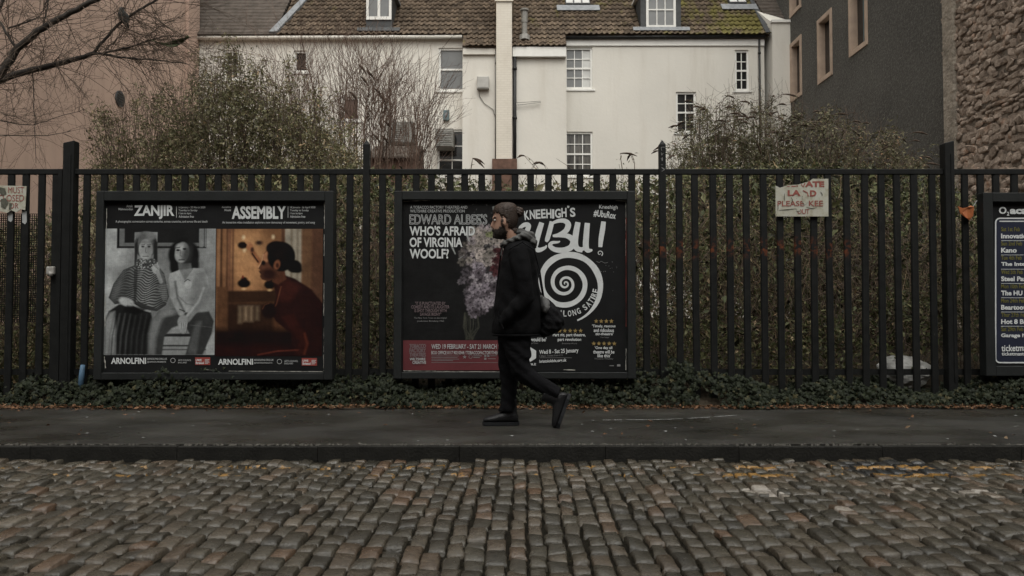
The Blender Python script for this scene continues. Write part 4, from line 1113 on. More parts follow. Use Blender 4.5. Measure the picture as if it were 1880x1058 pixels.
# -- poster two: brown photograph of a profile
p2 = Print(PY).rect(397.4, 594, 372, 684).build('poster', M['black_ink'], bd1, label='black poster with a warm brown photograph of a figure in profile')
c = Canvas(397.5, 593, 420.5, 654)
br_ = lambda r, g, b, k=1.0: np.array((r, g, b))*k
t = np.clip((c.Y-420)/234, 0, 1)[..., None]
c.I = br_(0.155,0.088,0.046)*(1-t) + br_(0.075,0.036,0.020)*t
e4(1010, 400, 90, 130, br_(0.27,0.162,0.085), soft=30); e4(990, 340, 60, 60, br_(0.30,0.19,0.10), soft=30, op=0.5)
for x0, wd, col in ((880,14,br_(.21,.13,.075)),(893,8,br_(.05,.028,.017)),(905,12,br_(.18,.105,.06)),(917,8,br_(.07,.035,.022)),(925,12,br_(.13,.07,.045)),(940,8,br_(.09,.045,.028))):
    r4(x0, x0+wd, 255, 700, col, soft=3, op=0.75)
r4(1152, 1222, 262, 560, br_(0.22,0.20,0.165), soft=6); r4(1176, 1186, 262, 560, br_(.15,.13,.10), soft=4); r4(1200,1210,262,560,br_(.16,.14,.11), soft=4); r4(1140,1153,262,560,br_(.09,.05,.03), soft=3)
r4(1224, 1262, 262, 600, br_(0.12,0.072,0.042), soft=5); r4(1262, 1312, 262, 600, br_(0.09,0.05,0.032), soft=6)
q4([(920,518),(1170,515),(1170,560),(920,566)], br_(0.045,0.024,0.014), soft=4); r4(920,1110,566,690, br_(.04,.021,.013), soft=8); r4(880,925,500,700,br_(.10,.055,.03),soft=5)
for x0, h, k in ((975,70,.7),(998,62,1.0),(1020,64,.9),(1044,58,.6)): r4(x0-7, x0+8, 578, 578+h, br_(.19,.145,.10,k), soft=7)
r4(870, 1320, 672, 790, br_(0.018,0.009,0.007), soft=14); r4(870,1320,735,790, br_(0.030,0.010,0.008), soft=12)
for x0, y0, s in ((990,487,26),(1094,492,22)):
    e4(x0, y0, s, 17, br_(.012,.008,.006), soft=3); e4(x0, y0-17, s*.5, 9, br_(.015,.009,.007), soft=3); e4(x0-5, y0-26, 4, 6, br_(.13,.03,.02), soft=2); e4(x0, y0+22, 8, 4, br_(.36,.26,.15), soft=3)
for x0, y0 in ((986,300),(990,352),(1106,298),(1048,322)): e4(x0, y0, 6, 8, br_(.42,.36,.25), soft=4, op=.75)
e4(983, 332, 20, 14, br_(.018,.011,.009), soft=3); e4(1049, 322, 14, 9, br_(.05,.025,.017), soft=4)
l4([(1056,404),(1030,372),(1014,340)], 20, br_(.21,.105,.055), soft=3); l4([(1046,400),(1022,366)], 6, br_(.03,.015,.01), soft=2); e4(1012, 338, 13, 16, br_(.25,.13,.07), soft=3); l4([(1006,330),(996,322)],4,br_(.28,.16,.09)); l4([(1012,326),(1004,316)],3,br_(.28,.16,.09)); e4(1022,350,7,10,br_(.06,.03,.02),soft=3)
q4([(1108,490),(1150,452),(1196,468),(1262,510),(1312,572),(1312,790),(1195,790),(1180,690),(1120,640),(1098,600),(1122,545)], br_(.030,.011,.010), soft=3)
q4([(1128,486),(1165,470),(1215,500),(1180,560),(1128,560)], br_(.055,.018,.014), soft=10); l4([(1140,500),(1122,570),(1106,600)], 4, br_(.16,.07,.04), soft=2, op=.7)
e4(1092, 598, 30, 32, br_(.020,.010,.008), soft=4); l4([(1066,590),(1074,574),(1092,567)], 3, br_(.13,.06,.035), soft=2, op=.7)
q4([(1140,620),(1190,610),(1240,690),(1255,735),(1230,775),(1195,775),(1215,720)], br_(.045,.014,.011), soft=6); l4([(1236,690),(1248,730),(1236,770)], 9, br_(.11,.035,.02), soft=4, op=.8)
l4([(1050,775),(1130,760),(1210,756)], 5, br_(.14,.045,.03), soft=3, op=.8)
q4([(1112,455),(1150,425),(1162,470),(1128,492),(1105,480)], br_(.09,.040,.024), soft=3)
face = [(1080,352),(1066,368),(1062,392),(1057,408),(1044,424),(1054,432),(1052,442),(1058,450),(1054,458),(1062,471),(1090,478),(1122,462),(1150,430),(1150,380),(1120,350)]
q4(face, br_(.095,.046,.028), soft=1.5); q4([(1080,354),(1067,370),(1064,392),(1076,402),(1100,392),(1105,360)], br_(.27,.15,.085), soft=4); l4([(1067,370),(1062,394),(1047,423)], 3.5, br_(.36,.24,.15), soft=1.5, op=.8)
e4(1068, 404, 8, 9, br_(.014,.008,.007), soft=3); l4([(1050,436),(1058,446)],3,br_(.03,.013,.01)); e4(1090,450,28,22,br_(.035,.015,.012), soft=8)
e4(1140, 378, 56, 60, br_(.012,.009,.008), soft=3); e4(1118,345,40,30,br_(.014,.010,.009),soft=3); e4(1192, 418, 30, 26, br_(.011,.009,.008), soft=3); e4(1208,432,16,12,br_(.010,.008,.007),soft=3)
e4(1122, 412, 13, 20, br_(.16,.075,.042), soft=3, rot=15); e4(1124,414,6,10,br_(.06,.025,.016),soft=2)
c.grain(0.05, 2); c.build('photograph', PY-0.0022, p2, 0.52, 0.12)
w = Print(PY-0.0042)
w.text('ASSEMBLY', 425.5, 525, 378.6, 402.5, bold=0.035); w.rect(528.4, 529.1, 379, 400); w.text('ARNOLFINI', 400.5, 464.5, 659, 670, bold=0.03)
w.build('lettering', M['white_ink'], p2, kind='stuff')
w = Print(PY-0.0042)
w.text('Angelica', 407, 424, 378.6, 383, bold=0.02); w.text('Mesiti', 412, 424, 384, 388, bold=0.02)
for k, t in enumerate(('18 January - 26 April 2020', 'Tuesday to Sunday', '11am to 6pm', 'Admission free')):
    w.text(t, 532.5, 532.5+(46.5,34.5,23,28)[k], 379+5.5*k, 383.6+5.5*k, bold=0.02)
w.text('An immersive video installation explores a new democracy of movement, poetry, and song', 408, 578, 406.3, 412, bold=0.015)
w.text('ARNOLFINI.ORG.UK', 466, 502.5, 659.3, 663, bold=0.015); w.text('@ARNOLFINIARTS', 466, 500, 665, 668.4, bold=0.015)
w.stroke([(513+4.2*math.cos(a), 664+4.2*math.sin(a)) for a in np.linspace(0, 6.283, 17)[:-1]], 0.9, True)
w.text('ARTS COUNCIL', 522, 547, 661.6, 664.8, bold=0.015); w.text('ENGLAND', 522, 538, 666, 669, bold=0.015)
w.build('small_print', M['grey_ink'], p2, kind='stuff')
Print(PY-0.0042).rect(554, 582, 657.6, 671.6).build('red_panel', M['red_ink'], p2)
Print(PY-0.0056).text('UWE', 555.5, 566, 660.5, 664.5, bold=0.03).text('Bristol', 555.5, 570, 665.7, 670, bold=0.03).rect(572,580.5,661.4,662.2).rect(572,579,663.6,664.4).rect(572,580.5,665.8,666.6).rect(572,578,668,668.8).build('panel_lettering', M['white_ink'], p2, kind='stuff')
# torn paper edges
def torn(t, segs, seed, y=PY-0.003):
    rr = random.Random(seed); pr = Print(y)
    for (x0, y0, x1, y1, wd) in segs:
        n = max(3, int(math.hypot(x1-x0, y1-y0)/4)); pr.stroke([(x0+(x1-x0)*k/n+rr.uniform(-.4,.4), y0+(y1-y0)*k/n) for k in range(n+1)], [wd*rr.uniform(0.2, 1.3) for _ in range(n+1)])
    pr.build('torn_edge', M['paper'], t, kind='stuff')
torn(bd1, [(196,383,195.5,420,1.4),(193.6,420,193,470,1.6),(193,540,192.8,600,1.8),(191.5,655,193.5,676,3.5),(596,371,595.6,420,1.6),(595.5,430,595,470,1.5),(595,520,594.6,580,1.6),(595,600,594,682,1.3),(420,681.5,592,682.5,1.0),(378,679,392,680,1.4)], 3)
# ------------------------------------------------------------------ second board
bd2 = board('poster_board', 'framed board behind the walking man with a flower poster and a white spiral poster', 724, 1166, 352, 695, 738.5, 1151, 368, 683)
p3 = bpy.data.objects.new('poster', None)
c = Canvas(739.5, 943, 369, 682)
c.fill((0.021,0.0215,0.022))
rs = random.Random(11)
F6 = lambda a, b: (720+a/3.023, 350+b/3.023)
def fl(zx, zy, r, col, rot=None, asp=0.5, op=0.9, soft=0.9): 
    x, y = F6(zx, zy); c.ell(x, y, r, r*asp, np.array(col), soft=soft, rot=rs.uniform(0,180) if rot is None else rot, op=op)
c.ell(*F6(500,430), 34, 66, (0.05,0.042,0.045), soft=16, op=0.8)
for k in range(26): # stems
    x = rs.uniform(395, 475); c.line([F6(x, 680), F6(x+rs.uniform(-14,10), 760), F6(430+rs.uniform(-22,22), 828)], rs.uniform(0.6,1.2), (0.075,0.075,0.05), soft=0.8, op=0.7)
def bloom(zx, zy, s, col):
    k0 = rs.uniform(0, 360)
    for j in range(6):
        a = R(k0 + j*60 + rs.uniform(-15,15)); b = rs.uniform(0.55, 1.15)
        fl(zx+s*0.55*math.cos(a), zy+s*0.55*math.sin(a), s/3.023*0.62, [v*b for v in col], rot=math.degrees(a), asp=0.55)
        fl(zx+s*0.75*math.cos(a), zy+s*0.75*math.sin(a), s/3.023*0.25, [v*1.35 for v in col], rot=math.degrees(a)+90, asp=0.35, op=0.7)
    fl(zx, zy, s/3.023*0.28, [v*0.3 for v in col], asp=0.8)
for k in range(135):
    t = rs.random(); zy = 190 + 500*t
    cx = 530 - 60*t; hw = 50 + 92*math.sin(math.pi*min(1, t*1.05))
    zx = cx + rs.uniform(-hw, hw*0.9)
    if zx > 640: continue
    if t < 0.45: col = rs.choice([(.26,.22,.20),(.30,.25,.22),(.22,.19,.16),(.24,.20,.21)])
    else: col = rs.choice([(.17,.14,.17),(.22,.185,.22),(.12,.095,.115),(.26,.225,.25),(.09,.07,.085)])
    if zx < 420: col = [v*0.5 for v in col]
    bloom(zx, zy, rs.uniform(14, 30), col)
for k in range(24): bloom(rs.uniform(560, 625), rs.uniform(330, 480), rs.uniform(12, 20), rs.choice([(.12,.022,.028),(.085,.016,.022)]))
for k in range(8): bloom(rs.uniform(525,565), rs.uniform(225,260), 12, (.20,.22,.08))
for k in range(70): # flying fragments
    fl(rs.uniform(440,640), rs.uniform(60,330), rs.uniform(0.5,1.9), [rs.uniform(.06,.22)]*3, asp=0.4)
for a, b in (((415,250),(430,285)),((325,300),(352,355)),((370,382),(398,362)),((478,155),(500,185)),((560,90),(572,150)),((440,240),(452,215)),((410,235),(418,262))):
    x0, y0 = F6(*a); x1, y1 = F6(*b); c.poly([(x0-1.6,y0),(x0+2.2,y0-1),(x1+0.6,y1),(x1-0.8,y1+0.5)], (0.24,0.26,0.25), soft=0.8)
c.grain(0.10, 5); 
p3 = c.build('poster', PY, bd2, 0.42, 0.5, label='dark theatre poster with a bunch of pale flowers and a maroon band')
Print(PY-0.0022).rect(740, 942.5, 625, 680).build('maroon_band', M['maroon_ink'], p3)
w = Print(PY-0.0042)
w.text("WHO'S AFRAID", 752, 872, 415, 433, bold=0.028); w.text('OF VIRGINIA', 752, 849, 436, 454, bold=0.028); w.text('WOOLF?', 752, 824, 457, 475, bold=0.028)
w.build('lettering', M['white_ink'], p3, kind='stuff')
w = Print(PY-0.0042)
w.text("EDWARD ALBEE'S", 752, 894, 393.5, 412, outline=1.1)
w.text('A TOBACCO FACTORY THEATRES AND', 753, 858, 378, 383.4, bold=0.01); w.text('WILTSHIRE CREATIVE PRODUCTION', 753, 853, 385, 390.4, bold=0.01)
w.text('WED 19 FEBRUARY - SAT 21 MARCH 2020', 792, 929, 632, 641, bold=0.02)
w.text('BOX OFFICE 0117 902 0344 / TOBACCOFACTORYTHEATRES.COM', 792, 939, 644.5, 651, bold=0.02)
w.text('WILTSHIRE', 752, 781, 657, 662, bold=0.03); w.text('CREATIVE', 757, 782, 663, 668.4, bold=0.03)
w.build('pale_lettering', M['grey_ink'], p3, kind='stuff')
w = Print(PY-0.0042)
for k, t in enumerate(('TOBACCO', 'FACTORY', 'THEATRES')): w.text(t, 752, 781.5, 632+8*k, 639+8*k, outline=0.8)
for k, (t, a, b) in enumerate((('"IT IS PUNCTUATED BY', 762, 818), ('COMEDY AND ITS LAUGHTER', 755, 825), ('IS SHOT THROUGH WITH', 761, 820), ('SAVAGE IRONY"', 771, 810))):
    w.text(t, a, b, 554+6.7*k, 560+6.7*k, bold=0.008)
w.build('mauve_lettering', M['mauve_ink'], p3, kind='stuff')
w = Print(PY-0.0042)
w.text('The New York Times on the original', 760, 820, 582.3, 586.3); w.text('production, Broadway 1962', 766, 815, 588, 592)
for k in range(4): w.rect(792, 843-3*(k % 2)-(8 if k == 3 else 0), 653.4+2.9*k, 654.2+2.9*k)
w.rect(792, 938, 665.6, 666.2); w.star(853, 655.5, 4); w.stroke([(864+3.2*math.cos(a), 655+3.2*math.sin(a)) for a in np.linspace(0, 6.283, 13)[:-1]], 0.8, True)
w.rect(869, 885, 653, 654.2); w.rect(869, 881, 656, 657.2); w.rect(889, 893, 651.7, 655.5); w.rect(894.5, 898.5, 651.7, 655.5); w.rect(889, 893, 657, 660.8); w.rect(900, 912, 653, 654); w.rect(896, 910, 658.4, 659.4)
w.build('small_print', M['dim_ink'], p3, kind='stuff')
# ---- spiral poster
p4 = Print(PY).rect(943.4, 1149, 369, 682).build('poster', M['black_ink'], bd2, label='black poster with hand-painted white lettering and a big white spiral')
w = Print(PY-0.0022)
x = 962.5                        # uneven brush capitals
for ch, wd, dy, rot in zip("KNEEHIGH'S", (9,9.5,9,8.5,9.5,4,11,9.5,4,10), (4,2.5,2,1,1,1.5,0.5,-1,-6,-1.5), (8,4,3,3,2,0,4,2,-10,3)):
    h = 17 if ch != "'" else 5
    w.text(ch, x, x+wd, 383+dy-(0 if ch != "'" else -1), 383+dy+h, rot=rot, bold=0.03); x += wd+1.1
w.text('Kneehigh', 1100, 1134, 376.5, 386, rot=-2, bold=0.01); w.text('#UbuRox', 1090, 1131, 387.5, 401, rot=-8, bold=0.02)
G7 = lambda pts: [(940+a/3.0217, 350+b/3.0217) for a, b in pts]
w.build('brush_lettering', M['white_ink'], p4, kind='stuff'); w = Print(PY-0.0023)
# U
w.curve(G7([(40,215),(46,205),(70,190),(92,196),(78,240),(66,290)]), [2,6,8,9,9,8])
w.curve(G7([(165,178),(150,225),(134,285),(128,318),(150,330),(182,318),(192,304)]), [9,10.5,10.5,10,8.5,5.5,2])
w.build('painted_letter', M['white_ink'], p4, kind='stuff'); w = Print(PY-0.0026)
# B
w.curve(G7([(222,172),(210,220),(196,268),(188,284)]), [8.5,9,8.5,4])
w.curve(G7([(214,186),(252,170),(290,168),(312,188),(300,222),(262,246),(226,252)]), [4,6.5,8.5,10.5,10,8,4])
w.curve(G7([(258,250),(306,252),(338,276),(330,312),(290,330),(240,328),(212,308),(222,290),(256,286),(266,280)]), [6,9,11,11,10,9,8,6,4,1.5])
w.build('painted_letter', M['white_ink'], p4, kind='stuff'); w = Print(PY-0.0029)
# U
w.curve(G7([(366,176),(356,230),(350,290),(362,322),(392,330)]), [9.5,11,11,10,9]); w.curve(G7([(418,180),(412,250),(410,310),(422,332),(446,330)]), [9.5,10.5,11,9,3]); w.curve(G7([(380,328),(402,318),(412,300)]), [8,6,3])
w.build('painted_letter', M['white_ink'], p4, kind='stuff'); w = Print(PY-0.0032)
w.curve(G7([(508,172),(502,220),(494,268),(490,314)]), [8.5,9.5,9,7])
w.curve([(1101.2 + (0.9+0.62*k)*math.cos(0.9*k), 465.3 + (0.9+0.62*k)*math.sin(0.9*k)) for k in range(9)], [0.8+0.12*k for k in range(9)], 5)
w.build('exclamation_mark', M['white_ink'], p4, kind='stuff'); w = Print(PY-0.0024)
sp, sw = [], []
for i in range(190):
    ph = -1380*(1-i/189)          # degrees back from the outer tip
    r = np.interp(ph, [-1380,-1155,-975,-795,-705,-615,-525,-435,-345,-255,-165,-75,0], [0.8,4.5,8.5,13.5,18,23,28.5,36,39,43.5,52,64,71])
    th = R(72+ph); t = r/71
    sp.append((1038 + r*math.cos(th), 521 + r*math.sin(th))); sw.append((1.6 + 9.2*min(1, t*1.5)**0.8)*(1+0.09*math.sin(i*0.9)*t)*(1 if ph < -70 else 0.25+0.75*(-ph/70)))
w.stroke(sp, sw)
w.build('painted_spiral', M['white_ink'], p4)
w = Print(PY-0.0042)
for ch, a in zip('ALONG', (101, 93, 84, 75, 66)):
    rr_ = 55; x, y = 1040 + rr_*math.cos(R(a)), 521 + rr_*math.sin(R(a)); w.text(ch, x-3.2, x+3.2, y-5.5, y+5.5, rot=90-a, bold=0.02)
for ch, a in zip('SATIRE', (52, 43, 35, 28.5, 22, 14)):
    rr_ = 55; x, y = 1040 + rr_*math.cos(R(a)), 521 + rr_*math.sin(R(a)); w.text(ch, x-(1.2 if ch == 'I' else 3.2), x+(1.2 if ch == 'I' else 3.2), y-5.5, y+5.5, rot=90-a, bold=0.02)
w.text('Part gig, part theatre,', 1015, 1075, 612, 619.5, bold=0.02); w.text('part revolution', 1024, 1067, 620.5, 628, bold=0.02)
for k, (t, a, b) in enumerate((('Timely, raucous', 1087, 1130), ('and ridiculous', 1090, 1127), ('gig-theatre', 1093, 1126))): w.text("'"*(k == 0)+t+"'"*(k == 2), a, b, 596+7.3*k, 602.6+7.3*k, bold=0.02)
for k, (t, a, b) in enumerate((('One day all', 1092, 1124), ('theatre will be', 1089, 1128), ('like this', 1097, 1121))): w.text("'"*(k == 0)+t+"'"*(k == 2), a, b, 636+7*k, 642.4+7*k, bold=0.02)
w.text("would be'", 973, 1003, 619.5, 627, bold=0.02)
w.text('Wed 8 - Sat 25 January', 990, 1062, 641, 651, rot=3, bold=0.02); w.text('bristololdvic.org.uk', 990.5, 1040, 659.5, 667, rot=3, bold=0.02)
hexp = [(973.5+12.5*math.cos(R(a)), 651+13.5*math.sin(R(a))) for a in range(30, 390, 60)]
w.poly(hexp); w.text('SABLE', 965, 984, 667, 671, bold=0.02)
w.build('lettering', M['white_ink'], p4, kind='stuff')
hexi = [(973.5+5.4*math.cos(R(a)), 651+5.8*math.sin(R(a))) for a in range(30, 390, 60)]
h = Print(PY-0.0056).poly(hexi)
for a in range(30, 390, 60): h.stroke([(973.5,651),(973.5+12.4*math.cos(R(a)), 651+13.4*math.sin(R(a)))], 0.6)
h.build('emblem_core', M['black_ink'], p4, kind='stuff')
w = Print(PY-0.0042)
for k in range(4): w.star(1094.5+9.3*k, 590, 4.4)
for k in range(5): w.star(1027.5+9.6*k, 607.5, 4.4); w.star(1090.2+9.4*k, 631, 4.4)
w.build('gold_stars', M['gold_ink'], p4, kind='stuff')
w = Print(PY-0.0042)
w.text('Broadway World', 1032, 1059, 629.5, 632.8); w.text('The Stage', 1102, 1118, 618.4, 621.4); w.text('Theatre Weekly', 1091, 1126, 657.6, 661); w.text('The Times', 972, 988, 628.6, 631.8)
w.text('7.30pm Tickets from £15', 990, 1033, 651.4, 655.6, rot=3); w.rect(991, 1050, 656.8, 657.4)
for k in range(16): px_, py_ = rs.uniform(1098,1134), rs.uniform(476,500); w.rect(px_, px_+rs.uniform(.6,1.6), py_, py_+rs.uniform(.5,1.2))
for k in range(10): px_, py_ = rs.uniform(1050,1130), rs.uniform(500,545); w.rect(px_, px_+.7, py_, py_+.7)
w.curve([(1095,480),(1100,482),(1104,480),(1110,483),(1116,482)], 0.7); w.rect(1119,1127,671,672.4); w.rect(1133,1139,669,673)
w.build('small_print', M['dim_ink'], p4, kind='stuff')
torn(bd2, [(741,370,790,367.8,1.8),(1149,372,1149,470,1.2),(1149.6,640,1149,680,1.6),(740,681,800,681.6,1.0),(800,682,935,682.6,.8),(1035,679,1056,679.6,1.3),(1130,368.5,1150,369.5,1.0)], 8)
rp_ = Print(PY-0.0035); rr = random.Random(2)
rp_.stroke([(1149.4, 400+8*k) for k in range(26)], [rr.uniform(0.2,1.3) for _ in range(26)]); rp_.build('orange_torn_edge', M['red_ink'], bd2, kind='stuff')

# ------------------------------------------------------------------ third board, cut by the frame
bd3 = board('poster_board', 'framed board with a navy listings poster at the right edge', 1803, 2052, 355, 690, 1821, 2034, 372, 672)
p5 = Print(PY).rect(1821.4, 2033.6, 372.4, 671.6).build('poster', M['black_ink'], bd3, label='navy gig listings poster with a white rounded outline')
Print(PY-0.0022).poly([(1829,402),(2026,402),(2026,665),(1829,665)]).build('navy_panel', M['navy_ink'], p5)
def rrect(x0, x1, y0, y1, r):
    o = []
    for cx, cy, a0 in ((x1-r,y0+r,-90),(x1-r,y1-r,0),(x0+r,y1-r,90),(x0+r,y0+r,180)):
        o += [(cx+r*math.cos(R(a0+k*18)), cy+r*math.sin(R(a0+k*18))) for k in range(6)]
    return o
w = Print(PY-0.0042); w.stroke(rrect(1828, 2027, 401, 666, 8), 2.4, True); w.rect(1835, 2020, 405.5, 407.5)
w.text('O', 1834, 1848, 380, 393, bold=0.03); w.text('2', 1848.5, 1853, 389, 396, bold=0.03); w.text('academy', 1854, 1940, 380, 397, bold=0.05)
gigs = [('Sat 1st Feb','Innovation',34,50),('Sun 2nd Feb','Kano',38,27),('Tue 4th Feb','The Interrupters',37,82),('Wed 5th Feb','Steel Panther',39,66),('Mon 10th Feb','The HU',43,37),('Mon 24th Feb','Beartooth',43,48),('Thur 27th Feb','Hot 8 Brass Band',46,86),('Sat 29th Feb','Garage Nation',40,68)]
for k, (d_, n_, a, b) in enumerate(gigs):
    w.text(n_, 1838, 1838+b*1.06, 429+26.2*k, 438+26.2*k, bold=0.035)
    if k < 7: w.rect(1838, 2018, 441.7+26.2*k, 442.4+26.2*k)
w.text('ticketmaster', 1838.5, 1906, 633, 645, rot=1, bold=0.02); w.text('ticketmaster.co.uk', 1839, 1912, 646.5, 653, bold=0.02)
w.build('lettering', M['white_ink'], p5, kind='stuff')
w = Print(PY-0.0042)
for k, (d_, n_, a, b) in enumerate(gigs): w.text(d_, 1838, 1838+a*1.02, 417+26.2*k, 425+26.2*k, bold=0.02)
w.build('date_lettering', M['olive_ink'], p5, kind='stuff')

# ------------------------------------------------------------------ signs on the railings
SYn = FY-0.045
sg = thing('warning_sign', 'weathered white private land sign with flaking red letters tied to the railings', 'sign', P(1472, 398, SYn))
pts = [(1424,397.5),(1521,397.5),(1521,328.5),(1492,328.5),(1486,333),(1466,339),(1446,340.5),(1432,345),(1424,341)]
MB().prism([(P(a,b,SYn).x, P(a,b,SYn).z) for a, b in pts], SYn, SYn+0.006).build('board', M['sign'], sg)
w = Print(SYn-0.002)
w.text('ATE', 1478, 1513.5, 333, 343.5, bold=0.05); w.stroke([(1471,338.5),(1474.5,343.5),(1478,336.5)], 2.2); w.rect(1462.5,1464.7,340.4,343.2); w.rect(1453,1461,341.3,343.2); w.rect(1445,1450,341.8,343.2)
w.text('LA', 1446, 1470, 349, 360, bold=0.05); w.text('D', 1487, 1499, 349.5, 361, bold=0.05); w.stroke([(1474,350),(1482,354),(1484,361)], 2.2)
w.text('PLEASE', 1427.5, 1476, 369, 379, bold=0.015); w.text('KEE', 1485, 1511, 368.5, 379, bold=0.015); w.text('OUT', 1464, 1486, 384, 393, bold=0.01)
w.build('lettering', M['sign_red'], sg, kind='stuff')
w = Print(SYn-0.004); rr = random.Random(5)
for a in (((1441,355),(1440,362),(1441,370)),((1506,352),(1509,356),(1510,360)),((1428,376),(1428.5,382),(1428,387)),((1430,386),(1445,385),(1462,383)),((1480,380),(1490,383),(1500,381)),((1452,362),(1455,368),(1452,374)),((1472,360),(1476,364),(1476,372))):
    w.curve(list(a), [0.6,1.6,0.5], 4)
w.build('grime_streaks', M['sign_dirt'], sg, kind='stuff')
w = Print(SYn-0.0055); w.poly([(1474,358),(1482,356),(1483,370),(1478,377),(1473,370)]); w.poly([(1462,381),(1470,382),(1469,387),(1463,388)]); w.poly([(1428,366.5),(1432,366),(1431.5,368.5),(1428.5,370)])
w.build('flaked_patch', M['sign'], sg, kind='stuff')
s2 = thing('gate_sign', 'tattered cream sign with red letters wired to the barred gate', 'sign', P(10, 390, SYn))
pts = [(-46,388),(-20,391),(0,388),(14,391),(20,386),(30,390),(38,384),(46,386),(48.5,342),(10,341),(-46,340)]
MB().prism([(P(a,b,SYn).x, P(a,b,SYn).z) for a, b in pts], SYn, SYn+0.006).build('board', M['sign'], s2)
w = Print(SYn-0.002); w.text('MUST', 15, 44, 343.5, 355, bold=0.0); w.text('CLOSED', -4, 44, 358, 370, bold=0.0); w.text('OR', 17, 34, 373, 383, bold=0.0); w.build('lettering', M['sign_red'], s2, kind='stuff')
w = Print(SYn-0.004); w.poly([(0,344),(9,346),(12,356),(4,360),(-2,352)]); w.poly([(1,366),(10,364),(16,372),(9,384),(2,380)]); w.poly([(17,372),(22,374),(20,384),(16,386)]); w.build('flaked_patch', M['sign_dirt'], s2, kind='stuff')

# orange plastic scrap caught on a bar
og = thing('orange_scrap', 'torn piece of orange plastic caught on a bar near the right board', 'litter', P(1776, 404, FY-0.03))
om = MB(); pts = [(1761,378),(1768,382),(1776,381),(1785,377),(1789,380),(1788,397),(1781,404),(1775,402),(1766,392)]
om.prism([(P(a,b,FY-0.06).x, P(a,b,FY-0.06).z) for a, b in pts], FY-0.055, FY-0.045)
for i, v in enumerate(om.v): om.v[i] = (v[0], v[1]+0.02*math.sin(v[0]*60), v[2])
om.build('plastic_flap', M['orange'], og)
MB().tube([P(1787,379,FY-0.05), P(1794,368,FY-0.05), P(1800,358,FY-0.06)], 0.004, 5).build('string', M['grey_ink'], og)
# crumpled white bag behind the bars
wb = thing('plastic_sack', 'crumpled pale plastic sack lying in the ivy behind the bars', 'bag', P(1668, 712, 7.6))
bm = bmesh.new(); bmesh.ops.create_icosphere(bm, subdivisions=4, radius=1.0)
cc = P(1662, 684, 7.62); r2 = np.random.default_rng(9); kk = r2.normal(0, 1, (7, 3))*2.6
for v in bm.verts:
    d = v.co.copy(); n_ = sum(math.sin(kk[j][0]*d.x*1.6+kk[j][1]*d.y*1.6+kk[j][2]*d.z*1.6+j) for j in range(7))/7
    rid = sum(abs(math.sin(kk[j][2]*d.x*2+kk[j][0]*d.y*2+kk[j][1]*d.z*2)) for j in range(5))/5
    s = 1 + 0.28*n_ + 0.16*rid
    v.co = Vector((cc.x + d.x*s*0.24 + 0.06*d.z*d.x, cc.y + d.y*s*0.13, cc.z + d.z*s*0.155 + (0.05*d.x if d.x > 0 and d.z > 0 else 0)*-1))
me = bpy.data.meshes.new('sack'); bm.to_mesh(me); bm.free(); me.materials.append(M['plastic_bag']); finish(bpy.data.objects.new('sack', me), wb)
# ------------------------------------------------------------------ vegetation
def unit(a): return a/np.maximum(np.linalg.norm(a, axis=-1, keepdims=True), 1e-9)
def leaf_geo(pos, dr, L, W, tint, r, droop=0.0):
    n = len(pos); dr = unit(dr + np.array((0,0,-droop))); nr = unit(r.normal(0, 1, (n, 3)) + np.array((0,-0.4,0.7)))
    sd = unit(np.cross(dr, nr)); nr = np.cross(sd, dr); L = L[:, None]; W = W[:, None]
    V = np.stack([pos, pos+dr*L*0.42+sd*W/2+nr*W*0.16, pos+dr*L - nr*L*0.12, pos+dr*L*0.42-sd*W/2+nr*W*0.16], 1).reshape(-1, 3)
    b = np.arange(n)[:, None]*4
    F = np.concatenate([b+np.array((0,1,2)), b+np.array((0,2,3))], 0)
    return V, F, np.repeat(tint, 4)
IVY = np.array([(0,0),(0.25,-0.18),(0.52,-0.05),(0.36,0.22),(0.42,0.52),(0.14,0.55),(0,1.0),(-0.14,0.55),(-0.42,0.52),(-0.36,0.22),(-0.52,-0.05),(-0.25,-0.18)])
def ivy_geo(pos, nr, S, tint, r):
    n = len(pos); nr = unit(nr); dr = unit(np.cross(nr, r.normal(0, 1, (n, 3))) + np.array((0,-0.2,-0.6))); sd = unit(np.cross(dr, nr)); nr = np.cross(sd, dr)
    S = S[:, None, None]; u = IVY[None, :, 0:1]; v = IVY[None, :, 1:2]
    V = pos[:, None, :] + S*(u*sd[:, None, :] + v*dr[:, None, :] - (np.abs(u)*0.25+v*v*0.15)*nr[:, None, :])
    V = np.concatenate([V, pos[:, None, :] + S*0.3*dr[:, None, :] + S*0.06*nr[:, None, :]], 1); k = 13
    b = np.arange(n)[:, None, None]*k; i = np.arange(12)
    f = np.stack([np.full(12, 12), i, (i+1) % 12], -1)[None]
    return V.reshape(-1, 3), (b+f).reshape(-1, 3), np.repeat(tint, k)
